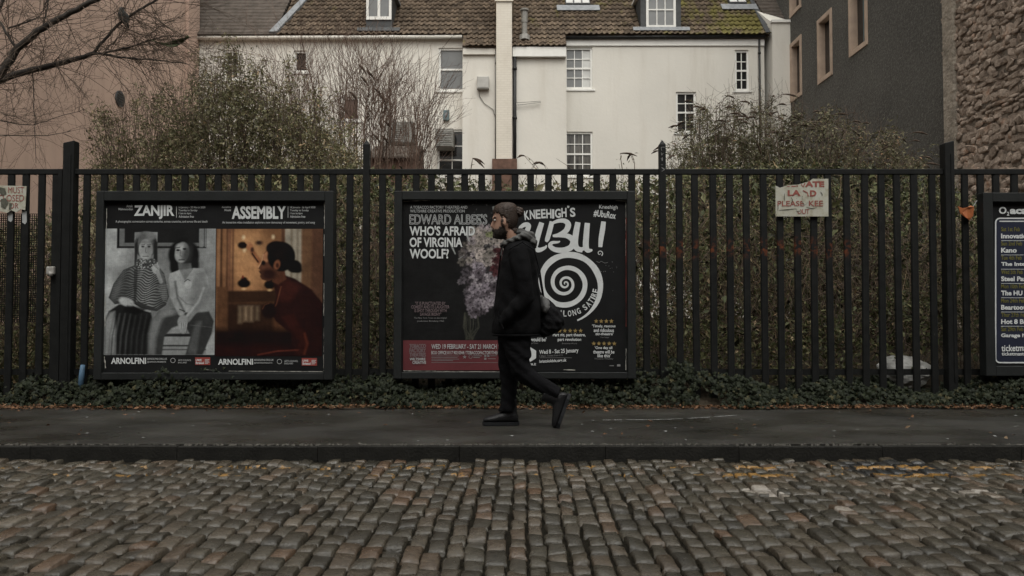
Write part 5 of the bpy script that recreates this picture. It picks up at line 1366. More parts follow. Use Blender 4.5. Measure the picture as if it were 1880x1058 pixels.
class Twigs:
    def __init__(s): s.V = []; s.F = []; s.n = 0
    def add(s, pts, r0, r1, sides=3):
        pts = np.asarray(pts, float); m = len(pts); t = np.gradient(pts, axis=0); t = unit(t)
        ref = np.where(np.abs(t[:, 2:3]) < 0.9, np.array((0,0,1.0)), np.array((1.0,0,0)))
        a = unit(np.cross(t, ref)); b = np.cross(t, a); r = np.linspace(r0, r1, m)[:, None, None]
        an = np.arange(sides)*2*math.pi/sides
        ring = pts[:, None, :] + r*(a[:, None, :]*np.cos(an)[None, :, None] + b[:, None, :]*np.sin(an)[None, :, None])
        s.V.append(ring.reshape(-1, 3)); i = np.arange(m-1)[:, None]*sides; k = np.arange(sides)[None, :]; k2 = (k+1) % sides
        s.F.append(np.stack([i+k, i+k2, i+sides+k2, i+sides+k], -1).reshape(-1, 4) + s.n); s.n += m*sides
    def build(s, name, mat, parent=None, **kw):
        return np_mesh(name, np.concatenate(s.V), np.concatenate(s.F), mat, parent, smooth=True, **kw)
def bez(a, b, c, n=7, jit=0.0, r=None):
    t = np.linspace(0, 1, n)[:, None]; p = (1-t)**2*a + 2*t*(1-t)*b + t*t*c
    if jit: p[1:-1] += r.normal(0, jit, (n-2, 3))
    return p
def vnoise(p, sc_, seed):
    r = np.random.default_rng(seed); k = r.normal(0, 1, (6, 3))*sc_; f = r.uniform(0, 6, 6)
    return np.sin(p @ k.T + f).mean(-1)
def bush(root, env, d0, d1, n, per, LL, WW, lm, tm, seed, bases, zlow=0.6, gap=-0.15, tint=(0.2, 0.95), droop=0.3, stem_every=3, tw_r=0.004, spikes=0, up=0.5, zpow=0.7, core=0, ragged=0.0, shoots=0):
    r = np.random.default_rng(seed); ex = np.array([e[0] for e in env], float); ey = np.array([e[1] for e in env], float)
    tw = Twigs(); LV = []; sp = Twigs(); k = 0; tips = []
    while k < n:
        px = r.uniform(ex[0], ex[-1]); d = r.uniform(d0, d1); top = P(px, np.interp(px, ex, ey) + ragged*(math.sin(px*0.11+seed)+math.sin(px*0.273+2*seed)+0.8*math.sin(px*0.047+d*2)+1.2*r.random()), d).z
        if top < zlow+0.1: continue
        z = zlow + (top-zlow)*r.random()**zpow; c = np.array((P(px, 0, d).x, d, z))
        if vnoise(c[None], 1.9, seed)[0] < gap - 0.25*(z < top-0.6): 
            if r.random() < 0.9: continue
        k += 1
        b = min(bases, key=lambda q: abs(q[0]-c[0])+0.3*abs(q[1]-c[1])+r.random()*0.8)
        out = np.array((c[0]-b[0], (c[1]-b[1])*0.6, 0.0)); out = out/(np.linalg.norm(out)+0.3)
        dr = unit(out*0.7 + np.array((0,-0.15,up)) + r.normal(0, 0.5, 3)); ln = r.uniform(0.22, 0.5)
        a = c - dr*ln*0.5; e = c + dr*ln*0.5 + np.array((0,0,-0.12*droop)); mid = c + np.array((0,0,0.04))
        tw.add(bez(a, mid, e, 5), tw_r, tw_r*0.4)
        if k % stem_every == 0:
            base = np.array((b[0], b[1], 0.25)) + r.normal(0, 0.12, 3)*np.array((1,1,0)); ct = np.array((b[0]*0.6+c[0]*0.4, (b[1]+c[1])/2, a[2]*0.75+0.2))
            tw.add(bez(base, ct, a, 9, 0.025, r), tw_r*3.2, tw_r)
        m = per if np.isscalar(per) else r.integers(*per)
        if m:
            t = r.random((m, 1)); p = (1-t)*a + t*e + r.normal(0, 0.035, (m, 3)); ld = unit(dr + r.normal(0, 0.75, (m, 3)))
            L = r.uniform(*LL, m); tn = np.clip(r.normal((tint[0]+tint[1])/2, (tint[1]-tint[0])*0.28, m) + 0.18*vnoise(c[None], 1.1, seed+5)[0], 0, 1)
            LV.append((p, ld, L, L*r.uniform(*WW, m), tn))
        if top - z < 0.35: tips.append((e, dr))
    if core:
        m = core*2; px = r.uniform(ex[0]+15, ex[-1]-15, m); d = r.uniform(d0+0.6, d1+0.8, m); tz = CAM_Z + (566-np.interp(px, ex, ey)-58)*d/FPX
        p = np.stack([(px-940)*d/FPX, d, zlow+(tz-zlow)*r.random(m)**0.8], -1); ok = (tz > zlow) & (vnoise(p, 1.7, seed+3) > -0.28 - 0.45*(p[:,2] < tz-0.7)); p = p[ok][:core]; m = len(p)
        L = r.uniform(LL[0]*1.2, LL[1]*1.3, m); LV.append((p, r.normal(0, 1, (m, 3)), L, L*r.uniform(0.35, 0.6, m), np.clip(r.normal(0.42, 0.2, m), 0, 1)))
    for i in range(min(spikes, len(tips))):
        e, dr = tips[int(i*len(tips)/max(1, spikes))]; L = r.uniform(0.10, 0.24); tip = e + unit(dr*np.array((1,1,0.2)) + np.array((r.normal(0,.5),0,-0.35)))*L
        bz_ = bez(e, (e+tip)/2+np.array((0,0,0.035)), tip, 6); q = np.concatenate([bz_[:1], bz_])
        sp.add(bz_[:4], 0.006, 0.016, 5); sp.add(bz_[3:], 0.016, 0.003, 5)
        tw.add(bez(e-dr*0.3, e-dr*0.1, e, 4), 0.004, 0.003)
    for i in range(shoots):
        px = r.uniform(ex[0], ex[-1]); d = r.uniform(d0, d1); e = np.array(P(px + r.normal(0, 14), np.interp(px, ex, ey) - r.uniform(-25, 32), d)[:]); b = min(bases, key=lambda q: abs(q[0]-e[0]))
        a = np.array((b[0]*0.35+e[0]*0.65, d, e[2]-r.uniform(0.5, 1.3))); tw.add(bez(a, (a+e)/2+r.normal(0, 0.09, 3), e, 7), tw_r*1.1, tw_r*0.45)
        for k2 in range(3):
            s_ = a + (e-a)*r.uniform(0.35, 0.95); tw.add(bez(s_, s_+r.normal(0, 0.08, 3), s_+r.normal(0, 0.16, 3)+np.array((0,0,0.1)), 4), tw_r*0.7, tw_r*0.35)
    o = tw.build('stems', M[tm], root)
    if LV:
        pos, ld, L, W_, tn = (np.concatenate(x) for x in zip(*LV)); V, F, T = leaf_geo(pos, ld, L, W_, tn, r, droop)
        np_mesh('foliage', V, F, M[lm], root, T, kind='stuff')
    if spikes: sp.build('flower_spikes', M['spike'], root, kind='stuff')
def plant(name, label, px, d, cat='bush', group=None): return thing(name, label, cat, (P(px,0,d).x, d, 0.35), group)
bs = lambda *a: [(P(px,0,d).x, d) for px, d in a]

t = plant('evergreen_bush', 'tall leafy green bush rising in front of the pink wall corner', 400, 11)
bush(t, [(165,300),(185,215),(230,190),(300,180),(345,165),(365,118),(392,104),(425,92),(455,100),(478,132),(520,125),(560,150),(600,178),(640,225),(665,275)], 10.0, 12.6, 2300, (12, 26), (0.032,0.075), (0.28,0.45), 'leaf_green', 'twig', 21, bs((250,11),(340,11.4),(420,11),(480,11.5),(560,11)), 0.9, -0.12, (0.1,0.95), 0.3, 4, up=0.5, zpow=0.62, core=24000, ragged=19, shoots=230)
t = plant('bare_shrub', 'bare reddish twiggy shrub with drooping dead flower spikes before the cream wall', 640, 12.5)
rr = np.random.default_rng(5); tw = Twigs(); sp = Twigs()
def shoot(a, dr, ln, rad, lev):
    e = a + dr*ln; c = a + dr*ln*0.5 + rr.normal(0, 0.05*ln, 3); p = bez(a, c, e + np.array((0,0,-0.03*ln)), 6, 0.006, rr); tw.add(p, rad, rad*0.5)
    if lev == 0: return
    for k in range(rr.integers(3, 6)):
        q = p[rr.integers(2, 6)]; nd = unit(dr + rr.normal(0, 0.42, 3) + np.array((0,0,0.05))); shoot(q, nd, ln*rr.uniform(0.35, 0.65), rad*0.6, lev-1)
for i in range(120):
    px = rr.uniform(540, 775); d = rr.uniform(11.6, 13.2); b = np.array((P(px*0.6+655*0.4,0,d).x, d, 0.4)); ty = np.interp(px, [560,600,650,700,760,800], [105,100,110,130,185,250]) + rr.uniform(0, 60)
    tp = np.array(P(px + (px-665)*0.25, ty, d)[:]); dr = tp-b; L = np.linalg.norm(dr); dr = dr/L
    m = b + dr*L*0.55; tw.add(bez(b, b+dr*L*0.3+np.array((0,0,0.2)), m, 6, 0.02, rr), 0.012, 0.008); shoot(m, dr, L*0.42, 0.0075, 2)
tw.build('stems', M['redtwig'], t)
for px, py in ((664,128),(680,140),(668,150),(694,172),(700,182),(648,178),(632,205),(712,232),(706,258),(690,255)):
    a = np.array(P(px-7, py-9, 11.9)[:]); e = np.array(P(px+9, py+9, 11.9)[:]); p = bez(a, (a+e)/2+np.array((0,0,0.05)), e, 7); sp.add(p[:4], 0.008, 0.022, 5); sp.add(p[3:], 0.022, 0.004, 5); tw2 = p
sp.build('flower_spikes', M['spike'], t, kind='stuff')
t = plant('grey_green_bush', 'wide grey-green bush with dark seed heads before the dark building', 1450, 11)
bush(t, [(1228,300),(1240,250),(1265,210),(1310,180),(1345,182),(1390,190),(1440,200),(1480,205),(1540,212),(1590,232),(1640,255),(1680,285),(1700,305)], 10.0, 12.4, 2000, (12, 24), (0.032,0.075), (0.22,0.34), 'leaf_olive', 'twig', 33, bs((1310,11),(1400,11.3),(1490,11),(1580,11.2),(1640,11)), 0.9, -0.12, (0.1,0.95), 0.35, 4, spikes=110, up=0.35, zpow=0.58, core=17000, ragged=12, shoots=150)
for px, ty, lb in ((868, 262, 'thin sprig poking above the fence just left of the chimney base'), (985, 268, 'thin sprig poking above the fence just right of the chimney base'), (1158, 285, 'small leafy sprig above the fence left of the pointed post')):
    t = plant('sprig', lb, px, 9.6, 'plant', 'sprigs showing above the fence')
    bush(t, [(px-24,318),(px-12,ty+18),(px,ty),(px+13,ty+15),(px+25,318)], 9.4, 9.8, 9, (2,6), (0.05,0.09), (0.18,0.3), 'leaf_olive', 'twig', px, bs((px,9.6)), 1.9, -2, (0.15,0.9), 0.3, 1, tw_r=0.0045, spikes=3)

# scrub filling the strip behind the railings: nobody could count it
r = np.random.default_rng(77)
ENVX = [-200,0,110,200,400,640,760,860,960,1100,1230,1300,1500,1700,1780,1880,2100]; ENVY = [430,415,385,330,300,300,308,322,330,322,312,296,292,305,345,395,410]
def scrub(n, d0, d1, LL, WW, seed, low=0.25, hi_off=0, tint=(0.5,0.24)):
    r = np.random.default_rng(seed); N = n*3; px = r.uniform(-190, 2080, N); d = r.uniform(d0, d1, N)
    k = d/FPX; X = (px-940)*k; top = CAM_Z + (572 - np.interp(px, ENVX, ENVY) - hi_off)*k; Z = low + (top-low)*r.random(N)**0.85
    pos = np.stack([X, d, Z], -1); nv = vnoise(pos, 2.6, seed) + 0.22*vnoise(pos, 0.9, 72); ok = nv > 0.16 - 0.42*r.random(N)**2; pos = pos[ok][:n]; m = len(pos)
    L = r.uniform(*LL, m); tn = np.clip(r.normal(tint[0], tint[1], m) + 0.6*vnoise(pos*np.array((1,0.4,0.8)), 0.9, 71), 0, 1)
    return leaf_geo(pos, r.normal(0, 1, (m, 3)), L, L*r.uniform(*WW, m), tn, r, 0.4)
A = [scrub(27000, 7.42, 9.2, (0.02,0.065), (0.25,0.5), 1, tint=(0.36,0.24)), scrub(3500, 7.5, 8.8, (0.07,0.12), (0.35,0.6), 14, 0.3, 10, (0.32,0.18)), scrub(34000, 8.6, 11.0, (0.035,0.08), (0.3,0.5), 2, 0.4, 6, (0.34,0.22)), scrub(30000, 10.5, 12.5, (0.07,0.16), (0.4,0.6), 9, 0.4, 20, (0.3,0.2)), scrub(12000, 7.35, 8.0, (0.03,0.07), (0.35,0.55), 4, 0.2, 230, (0.35,0.2))]
V, F, T = join(A); und = np_mesh('undergrowth', V, F, M['leaf_scrub'], None, T, label='tangled olive-brown scrub behind the railings', cat='undergrowth', kind='stuff')
tw = Twigs()
for i in range(1900):
    px = r.uniform(-150, 2000); d = r.uniform(7.5, 9.8); x = (px-940)*d/FPX; top = CAM_Z+(572-np.interp(px, ENVX, ENVY))*d/FPX
    a = np.array((x, d, r.uniform(0.2, top*0.85))); L = r.uniform(0.15, 0.9); an = r.normal(1.2, 0.9); e = a + L*np.array((math.cos(an)*r.choice((-1,1)), r.normal(0,0.25), math.sin(an))); e[2] = min(e[2], top+0.04)
    tw.add(bez(a, (a+e)/2+r.normal(0, 0.16, 3), e, 6), r.uniform(0.002,0.0055), 0.0016)
tw.build('dead_stems', M['straw'], und, kind='stuff')
tw = Twigs()
for i in range(3000):
    px = r.uniform(-150, 2000); d = r.uniform(7.5, 10.5); x = (px-940)*d/FPX; top = CAM_Z+(572-np.interp(px, ENVX, ENVY))*d/FPX
    a = np.array((x, d, r.uniform(0.2, top*0.7))); e = a + np.array((r.normal(0,0.5), r.normal(0,0.2), r.uniform(0.2,1.1))); e[2] = min(e[2], top+0.05)
    tw.add(bez(a, (a+e)/2+r.normal(0, 0.12, 3), e, 6), r.uniform(0.002,0.007), 0.002)
tw.build('brown_stems', M['twig'], und, kind='stuff')

# ivy along the foot of the fence
r = np.random.default_rng(5); n = 20000
X = r.uniform(-6.2, 6.2, n); t = r.random(n)
crest = 0.38 + 0.08*np.sin(X*1.7) + 0.06*np.sin(X*4.1+1) + 0.03*np.sin(X*9.3) - 0.16*np.exp(-((X-4.2)/0.9)**2); front = PAVE_END - 0.05 + 0.05*np.sin(X*2.3) + 0.03*np.sin(X*7.7)
Y = front + 0.42*t**1.2 + r.normal(0, 0.03, n); Z = PAVE_Z + 0.02 + (crest-PAVE_Z)*np.sin(np.clip(t*1.25, 0, 1)*math.pi/2) * (0.45+0.55*r.random(n)**0.4)
ok = vnoise(np.stack([X,Y,Z],-1), 4.0, 3) > -0.3-0.2*r.random(n)
pos = np.stack([X,Y,Z],-1)[ok]; m = len(pos)
V, F, T = ivy_geo(pos, np.array((0,-0.75,0.65)) + r.normal(0, 0.38, (m,3)), r.uniform(0.022, 0.052, m), np.clip(r.normal(0.5,0.25,m),0,1), r)
np_mesh('ivy', V, F, M['leaf_ivy'], None, T, label='dark ivy creeping along the foot of the railings', cat='ivy', kind='stuff')
# dead leaves swept against the ivy
n = 4200; X = r.uniform(-6, 6, n); dense = 0.5+0.5*np.sin(X*1.3+0.6)
Y = PAVE_END - 0.06 - np.abs(r.normal(0, 0.055, n))*(0.6+dense); Y[:90] = r.uniform(5.15, 6.9, 90)
pos = np.stack([X, Y, PAVE_Z+0.012+0.02*r.random(n)], -1); L = r.uniform(0.018, 0.055, n)
dd = r.normal(0, 1, (n,3))*np.array((1,1,0.22)); V, F, T = leaf_geo(pos, dd, L, L*r.uniform(0.15,0.6,n), np.clip(r.normal(0.45,0.28,n),0,1), r)
V[:, 2] = np.maximum(V[:, 2], PAVE_Z+0.009)
np_mesh('leaf_litter', V, F, M['leaf_dead'], None, T, label='rust-brown dead leaves along the back of the pavement', cat='leaf litter', kind='stuff')

# ------------------------------------------------------------------ bare tree leaning in from the left
TD = 9.6
tree = plant('bare_tree', 'bare dark tree reaching in from the left above the gate', -170, TD, 'tree')
limb = Twigs(); fine = Twigs(); r = np.random.default_rng(12); nodes = []
def L_(pts, r0, r1, dz=0.0):
    q = [np.array(P(a, b, TD+dz)[:]) for a, b in pts]; out = []
    for i in range(len(q)-1):
        for k in range(5): out.append(q[i]*(1-k/5)+q[i+1]*k/5)
    out.append(q[-1]); out = np.array(out)
    for _ in range(3): out[1:-1] = (out[:-2]+2*out[1:-1]+out[2:])/4
    out[1:-1] += r.normal(0, 0.004, (len(out)-2, 3)); limb.add(out, r0, r1, 8)
    for i in range(len(out)-1): nodes.append((out[i], unit(out[i+1]-out[i]), r0+(r1-r0)*i/len(out)))
tr = Twigs(); b0_ = np.array((P(-175,0,TD).x, TD, 0.2)); j0 = np.array(P(-150,250,TD)[:]); tr.add(bez(b0_, np.array((b0_[0]-0.1, TD, 1.3)), j0, 8), 0.11, 0.075, 12); tr.build('trunk', M['bark'], tree)
L_([(-152,252),(-80,190),(0,145),(60,128),(130,112),(172,98)], 0.060, 0.026)
L_([(172,98),(185,80),(205,58),(225,38),(255,18),(290,0),(340,-30)], 0.020, 0.012); L_([(172,98),(190,99),(225,107),(260,108),(296,112),(344,118)], 0.017, 0.006)
L_([(-150,250),(-60,190),(0,140),(31,90),(78,51),(116,31),(177,0),(230,-30)], 0.055, 0.026, -0.3); L_([(31,90),(12,62),(0,40),(-20,10)], 0.018, 0.008, -0.3)
L_([(78,51),(85,25),(88,0),(90,-30)], 0.013, 0.007, -0.3); L_([(15,52),(50,40),(75,30),(82,12),(88,-5)], 0.011, 0.007, -0.3)
L_([(190,97),(215,92),(245,85),(258,80),(272,74)], 0.013, 0.008); L_([(272,74),(286,92),(294,112)], 0.006, 0.004); L_([(266,69),(285,55),(305,43),(340,28)], 0.006, 0.003); L_([(272,74),(305,67),(345,66)], 0.007, 0.003); L_([(222,47),(245,58),(262,66)], 0.006, 0.003)
L_([(195,92),(212,75),(232,56)], 0.008, 0.004); L_([(60,128),(62,170),(64,240),(66,300)], 0.006, 0.003); L_([(0,222),(60,232),(120,210),(160,200)], 0.006, 0.003, 0.2); L_([(-40,250),(30,248),(90,250),(130,240)], 0.007, 0.003, 0.2)
L_([(-120,226),(-60,130),(-20,60),(10,-10)], 0.04, 0.02, 0.3)
def twig(a, dr, ln, rad, lev):
    sag = np.array((0, 0, r.uniform(-0.35, 0.12)*ln)); e = a + dr*ln + sag; p = bez(a, a+dr*ln*0.55+r.normal(0,0.05*ln,3), e, 6, 0.012*ln, r); fine.add(p, rad, rad*0.45)
    if lev:
        for k in range(r.integers(2, 5)): twig(p[r.integers(1,6)], unit(dr+r.normal(0,0.6,3)*np.array((1,0.7,1))), ln*r.uniform(0.4,0.7), rad*0.65, lev-1)
for i in range(330):
    p, dr, rad = nodes[r.integers(len(nodes))]; twig(p, unit(dr*0.6+r.normal(0,0.8,3)*np.array((1,0.6,1))+np.array((0.25,0,-0.15))), r.uniform(0.25,0.85), min(0.0055, max(0.0028, rad*0.4)), 2)
limb.build('limbs', M['bark'], tree); fine.build('twigs', M['twig'], tree, kind='stuff')
# bird perched on the limb and a green scrap in the twigs
bd = thing('pigeon', 'dark plump bird perched on the bare branch', 'bird', P(228, 38, TD-0.05))
bm_ = MB(); bq = lambda a, b: P(a, b, TD-0.06)
bm_.rings([(bq(224,13.5), Vector((0.008,0,0)), Vector((0,0.008,0))), (bq(223.5,15), Vector((0.024,0,0)), Vector((0,0.024,0))), (bq(223.5,18), Vector((0.031,0,0)), Vector((0,0.03,0))), (bq(224,22), Vector((0.040,0,0)), Vector((0,0.040,0))),
           (bq(226,28), Vector((0.064,0,0.01)), Vector((0,0.06,0))), (bq(227.5,33), Vector((0.062,0,0.012)), Vector((0,0.058,0))), (bq(229.5,39), Vector((0.044,0,0.012)), Vector((0,0.045,0))), (bq(231.5,44), Vector((0.028,0,0.008)), Vector((0,0.028,0))), (bq(235,52), Vector((0.018,0,0.006)), Vector((0,0.012,0)))], 14)
bm_.build('body', M['feather'], bd, smooth=True)
MB().rings([(bq(220.5,17), Vector((0.007,0,0)), Vector((0,0.006,0))), (bq(217.5,18.5), Vector((0.002,0,0)), Vector((0,0.002,0)))], 6).build('beak', M['spike'], bd)
wi = MB().rings([(bq(229,22)+Vector((0.0,-0.045,0)), Vector((0.02,0,0)), Vector((0,0.012,0))), (bq(231,31)+Vector((0.0,-0.05,0)), Vector((0.04,0,0)), Vector((0,0.02,0))), (bq(233,41)+Vector((0,-0.032,0)), Vector((0.025,0,0)), Vector((0,0.014,0))), (bq(236,49)+Vector((0,-0.02,0)), Vector((0.008,0,0)), Vector((0,0.006,0)))], 10); wi.build('wing', M['feather'], bd, smooth=True)
gs = thing('green_scrap', 'ragged greenish scrap snagged in the bare twigs near the wall corner', 'litter', P(316, 90, TD))
q = [(276,73),(292,80),(305,84),(313,88),(322,86),(332,78),(344,72),(349,69),(346,66),(336,70),(328,72),(318,77),(308,80),(290,77)]
gm = MB().prism([(P(a,b,TD).x, P(a,b,TD).z) for a, b in q], TD-0.012, TD+0.012)
for i, v in enumerate(gm.v): gm.v[i] = (v[0], v[1]+0.03*math.sin(v[0]*25), v[2])
gm.build('scrap', M['green_scrap'], gs); MB().tube([P(317,86,TD), P(316,95,TD)], 0.004, 5).build('loose_thread', M['spike'], gs)
# ------------------------------------------------------------------ walking man
MY = 5.87
def mp(px, py, lat=0.0):
    k = MY/FPX; return Vector(((px-940)*k, MY+lat, CAM_Z + (572-py)*k))
k_ = MY/FPX
man = thing('person', 'man in a black jacket with grey hood and tied-up hair walking left past the boards', 'person', mp(930, 782))
def hring(py, xf, xb, hw, lat=0.0, tilt=0.0):
    return (mp((xf+xb)/2, py, lat), Vector(((xb-xf)/2*k_, 0, tilt*(xb-xf)/2*k_)), Vector((0, hw, 0)))
def remesh(mb, voxel, smooth_it, name):
    me = mb.mesh(name); o = bpy.data.objects.new(name, me); tmp = bpy.data.scenes.new('tmp'); tmp.collection.objects.link(o)
    m1 = o.modifiers.new('r', 'REMESH'); m1.mode = 'VOXEL'; m1.voxel_size = voxel
    m2 = o.modifiers.new('s', 'SMOOTH'); m2.iterations = smooth_it; m2.factor = 0.5
    tmp.view_layers[0].update(); dg = tmp.view_layers[0].depsgraph; out = bpy.data.meshes.new_from_object(o.evaluated_get(dg))
    bpy.data.objects.remove(o); bpy.data.meshes.remove(me); bpy.data.scenes.remove(tmp); out.shade_smooth(); out.name = name; return out
def wrinkle(me, amp, fx):
    n = len(me.vertices); co = np.empty(n*3, np.float32); nr = np.empty(n*3, np.float32)
    me.vertices.foreach_get('co', co); me.vertices.foreach_get('normal', nr); co = co.reshape(-1, 3); nr = nr.reshape(-1, 3)
    co = co + nr*(amp*fx(co[:, 0], co[:, 1], co[:, 2]))[:, None]; me.vertices.foreach_set('co', co.astype(np.float32).ravel()); me.update()
def add_mesh(name, me, mat, parent, **kw):
    me.materials.clear(); me.materials.append(mat); return finish(bpy.data.objects.new(name, me), parent, **kw)
NEAR, FAR = -0.085, 0.085
HEAD = [(374,922,938,.022),(376.5,915,944,.046),(381,909,947.5,.063),(388,906.5,949,.072),(396,905.6,949.5,.075),(403,906,949.5,.075),(408,907,948.5,.074),(413,906.8,947,.072),(419,906.4,944,.068),(425,906.2,939,.062),(430,906.6,934,.056),(434.5,908.5,929,.044),(438,912,924,.024)]
b = MB()
b.rings([hring(*h) for h in HEAD[::-1]], 28)
b.tube([mp(936,424), mp(940,438), mp(946,455)], [0.056,0.054,0.062], 16)
b.tube([mp(907,404), mp(904.6,410), mp(902.6,415.6), mp(906,418)], [0.010,0.013,0.015,0.010], 8)          # nose
b.tube([mp(907,401,-0.045), mp(905.5,400.5,0), mp(907,401,0.045)], 0.011, 8)                               # brow
b.ball(mp(906,423.4), 0.011, 0.024, 0.009)                                                                # lips
b.ball(mp(908,433.5), 0.016, 0.026, 0.014)                                                                # chin
for s_ in (-1, 1): b.ball(mp(925,409.5, s_*0.076), 0.020, 0.010, 0.034, rot=Matrix.Rotation(R(-12), 3, 'Y'))   # ears
b.rings([hring(452,930,966,.11), hring(470,926,974,.165), hring(510,924,974,.155), hring(550,922,972,.14), hring(580,920,974,.15), hring(612,924,972,.15)], 20)
for s_, lat in ((-1, NEAR), (1, FAR)):
    b.tube([mp(948,462,s_*0.16), mp(956,505,s_*0.20), mp(963,545,s_*0.19)], [0.052,0.045,0.038], 12); b.tube([mp(963,545,s_*0.19), mp(956,557,s_*0.185), mp(949,567,s_*0.18)], [0.036,0.032,0.026], 12)
    h = mp(946,572,s_*0.175); b.ball(h, 0.045, 0.018, 0.036)
    for f, L in enumerate((0.050,0.058,0.054,0.042)):
        a0 = h + Vector((-0.03, 0, 0.024-0.016*f)); b.tube([a0, a0+Vector((-L*0.55,0.004*s_,-0.008)), a0+Vector((-L,-0.012*s_,-0.026))], [0.0088,0.0085,0.007], 7)
    b.tube([h+Vector((0.012,0,0.03)), h+Vector((-0.02,-0.006*s_,0.052)), h+Vector((-0.045,-0.01*s_,0.05))], [0.011,0.010,0.008], 7)
# far leg carries the weight, near leg trails with a bent knee
b.tube([mp(946,605,FAR), mp(938,680,FAR), mp(934,720,FAR), mp(932,758,FAR)], [0.070,0.046,0.042,0.030], 14); b.tube([mp(934,766,FAR), mp(915,773,FAR), mp(898,775,FAR)], [0.022,0.020,0.014], 10)
b.tube([mp(950,605,NEAR), mp(951,650,NEAR), mp(953,684,NEAR)], [0.070,0.056,0.044], 14); b.tube([mp(953,680,NEAR), mp(985,700,NEAR), mp(1018,720,NEAR)], [0.044,0.042,0.030], 14); b.tube([mp(1020,724,NEAR), mp(1022,740,NEAR), mp(1020,752,NEAR)], [0.022,0.020,0.014], 10)
body = remesh(b, 0.0068, 4, 'body')
bo = add_mesh('body', body, M['skin'], man)
# hair and beard grow from the head surface
def inpoly(x, y, poly):
    ins = False; n = len(poly)
    for i in range(n):
        (ax, ay), (bx, by) = poly[i], poly[(i+1) % n]
        if (ay > y) != (by > y) and x < (bx-ax)*(y-ay)/(by-ay)+ax: ins = not ins
    return ins
def shell(poly, off, name, m, seed, latmax=1.0):
    r = np.random.default_rng(seed); keep = []
    for p in body.polygons:
        c = p.center; px, py = c.x/k_+940, 572-(c.z-CAM_Z)/k_
        px += 1.6*math.sin(c.z*900+c.y*300); py += 1.4*math.sin(c.x*800+c.y*260)
        if py < 450 and abs(c.y-MY) < latmax and inpoly(px, py, poly): keep.append(p)
    cnt = {}
    for p in keep:
        for e in p.edge_keys: cnt[e] = cnt.get(e, 0)+1
    rim = {v for e, k in cnt.items() if k == 1 for v in e}
    ids = sorted({v for p in keep for v in p.vertices}); mp_ = {v: i for i, v in enumerate(ids)}
    V = []
    for v in ids:
        q = body.vertices[v]; px, py = q.co.x/k_, q.co.z/k_
        o = 0.0012 if v in rim else off*(0.8+0.45*math.sin(q.co.z*420+q.co.x*110+q.co.y*160))
        V.append(tuple(q.co + q.normal*o))
    mb = MB(); mb.v = V; mb.f = [tuple(mp_[v] for v in p.vertices) for p in keep]
    return mb.build(name, M[m], man, smooth=True)
HAIR = [(906,393),(903,384),(910,370),(930,364),(952,370),(958,390),(956,420),(948,430),(941,426),(935,419),(931,414),(930.5,402),(926,399.5),(921,401),(918,399),(915,394),(911,391)]
BEARD = [(898,421.5),(904,419.6),(908,420.5),(914,422),(919.5,417),(921.5,406),(922,400.5),(925,400.5),(923.5,409),(925.5,418),(929,422),(931,429),(928,444),(900,446)]
hair = shell(HAIR, 0.010, 'hair', 'hair', 1); shell(BEARD, 0.0045, 'beard', 'beard', 2)
bn = MB().ball(mp(954,389.5), 0.034, 0.036, 0.037, 18, 12).ball(mp(949,385), 0.03, 0.03, 0.026, 16, 10); bun = remesh(bn, 0.005, 2, 'hair_bun')
wrinkle(bun, 0.0045, lambda x, y, z: np.sin(z*300+x*170)*np.sin(y*210))
add_mesh('hair_bun', bun, M['hair'], hair)
for s_ in (-1, 1):
    MB().ball(mp(909,405, s_*0.036), 0.011, 0.012, 0.0075).build('eye', M['trim'], man, smooth=True); MB().ball(mp(906.9,405, s_*0.036), 0.004, 0.006, 0.0058).build('pupil', M['beard'], man, smooth=True)
    MB().tube([mp(906.5,400.5,s_*0.018), mp(907.2,399.6,s_*0.04), mp(911,400.5,s_*0.06)], [0.005,0.0055,0.003], 6).build('eyebrow', M['beard'], man, smooth=True)
# trousers
tr_ = MB()
tr_.rings([hring(596,914,978,.17), hring(612,914,974,.175), hring(628,915,970,.165)], 24)
tr_.rings([hring(612,914,970,.095,FAR), hring(640,914,966,.095,FAR), hring(662,914,960,.085,FAR), hring(682,915.5,956,.078,FAR), hring(702,919,951,.070,FAR), hring(724,920,949,.066,FAR), hring(742,919,947,.064,FAR), hring(750,916,948,.066,FAR), hring(757,914,946,.062,FAR)], 20)
tr_.rings([hring(612,922,975,.095,NEAR), hring(635,924,974,.093,NEAR), hring(655,930,975,.085,NEAR)], 20)
tr_.tube([mp(951,640,NEAR), mp(954,668,NEAR), mp(964,686,NEAR), mp(985,700,NEAR), mp(1006,712,NEAR), mp(1023,721,NEAR)], [0.090,0.080,0.068,0.062,0.057,0.056], 20)
tr_.ball(mp(954,676,NEAR), 0.072, 0.07, 0.07)
me = remesh(tr_, 0.009, 3, 'trousers')
wrinkle(me, 0.0032, lambda x, y, z: np.sin(z*70+x*60+2*np.sin(y*30)))
add_mesh('trousers', me, M['trousers'], man)
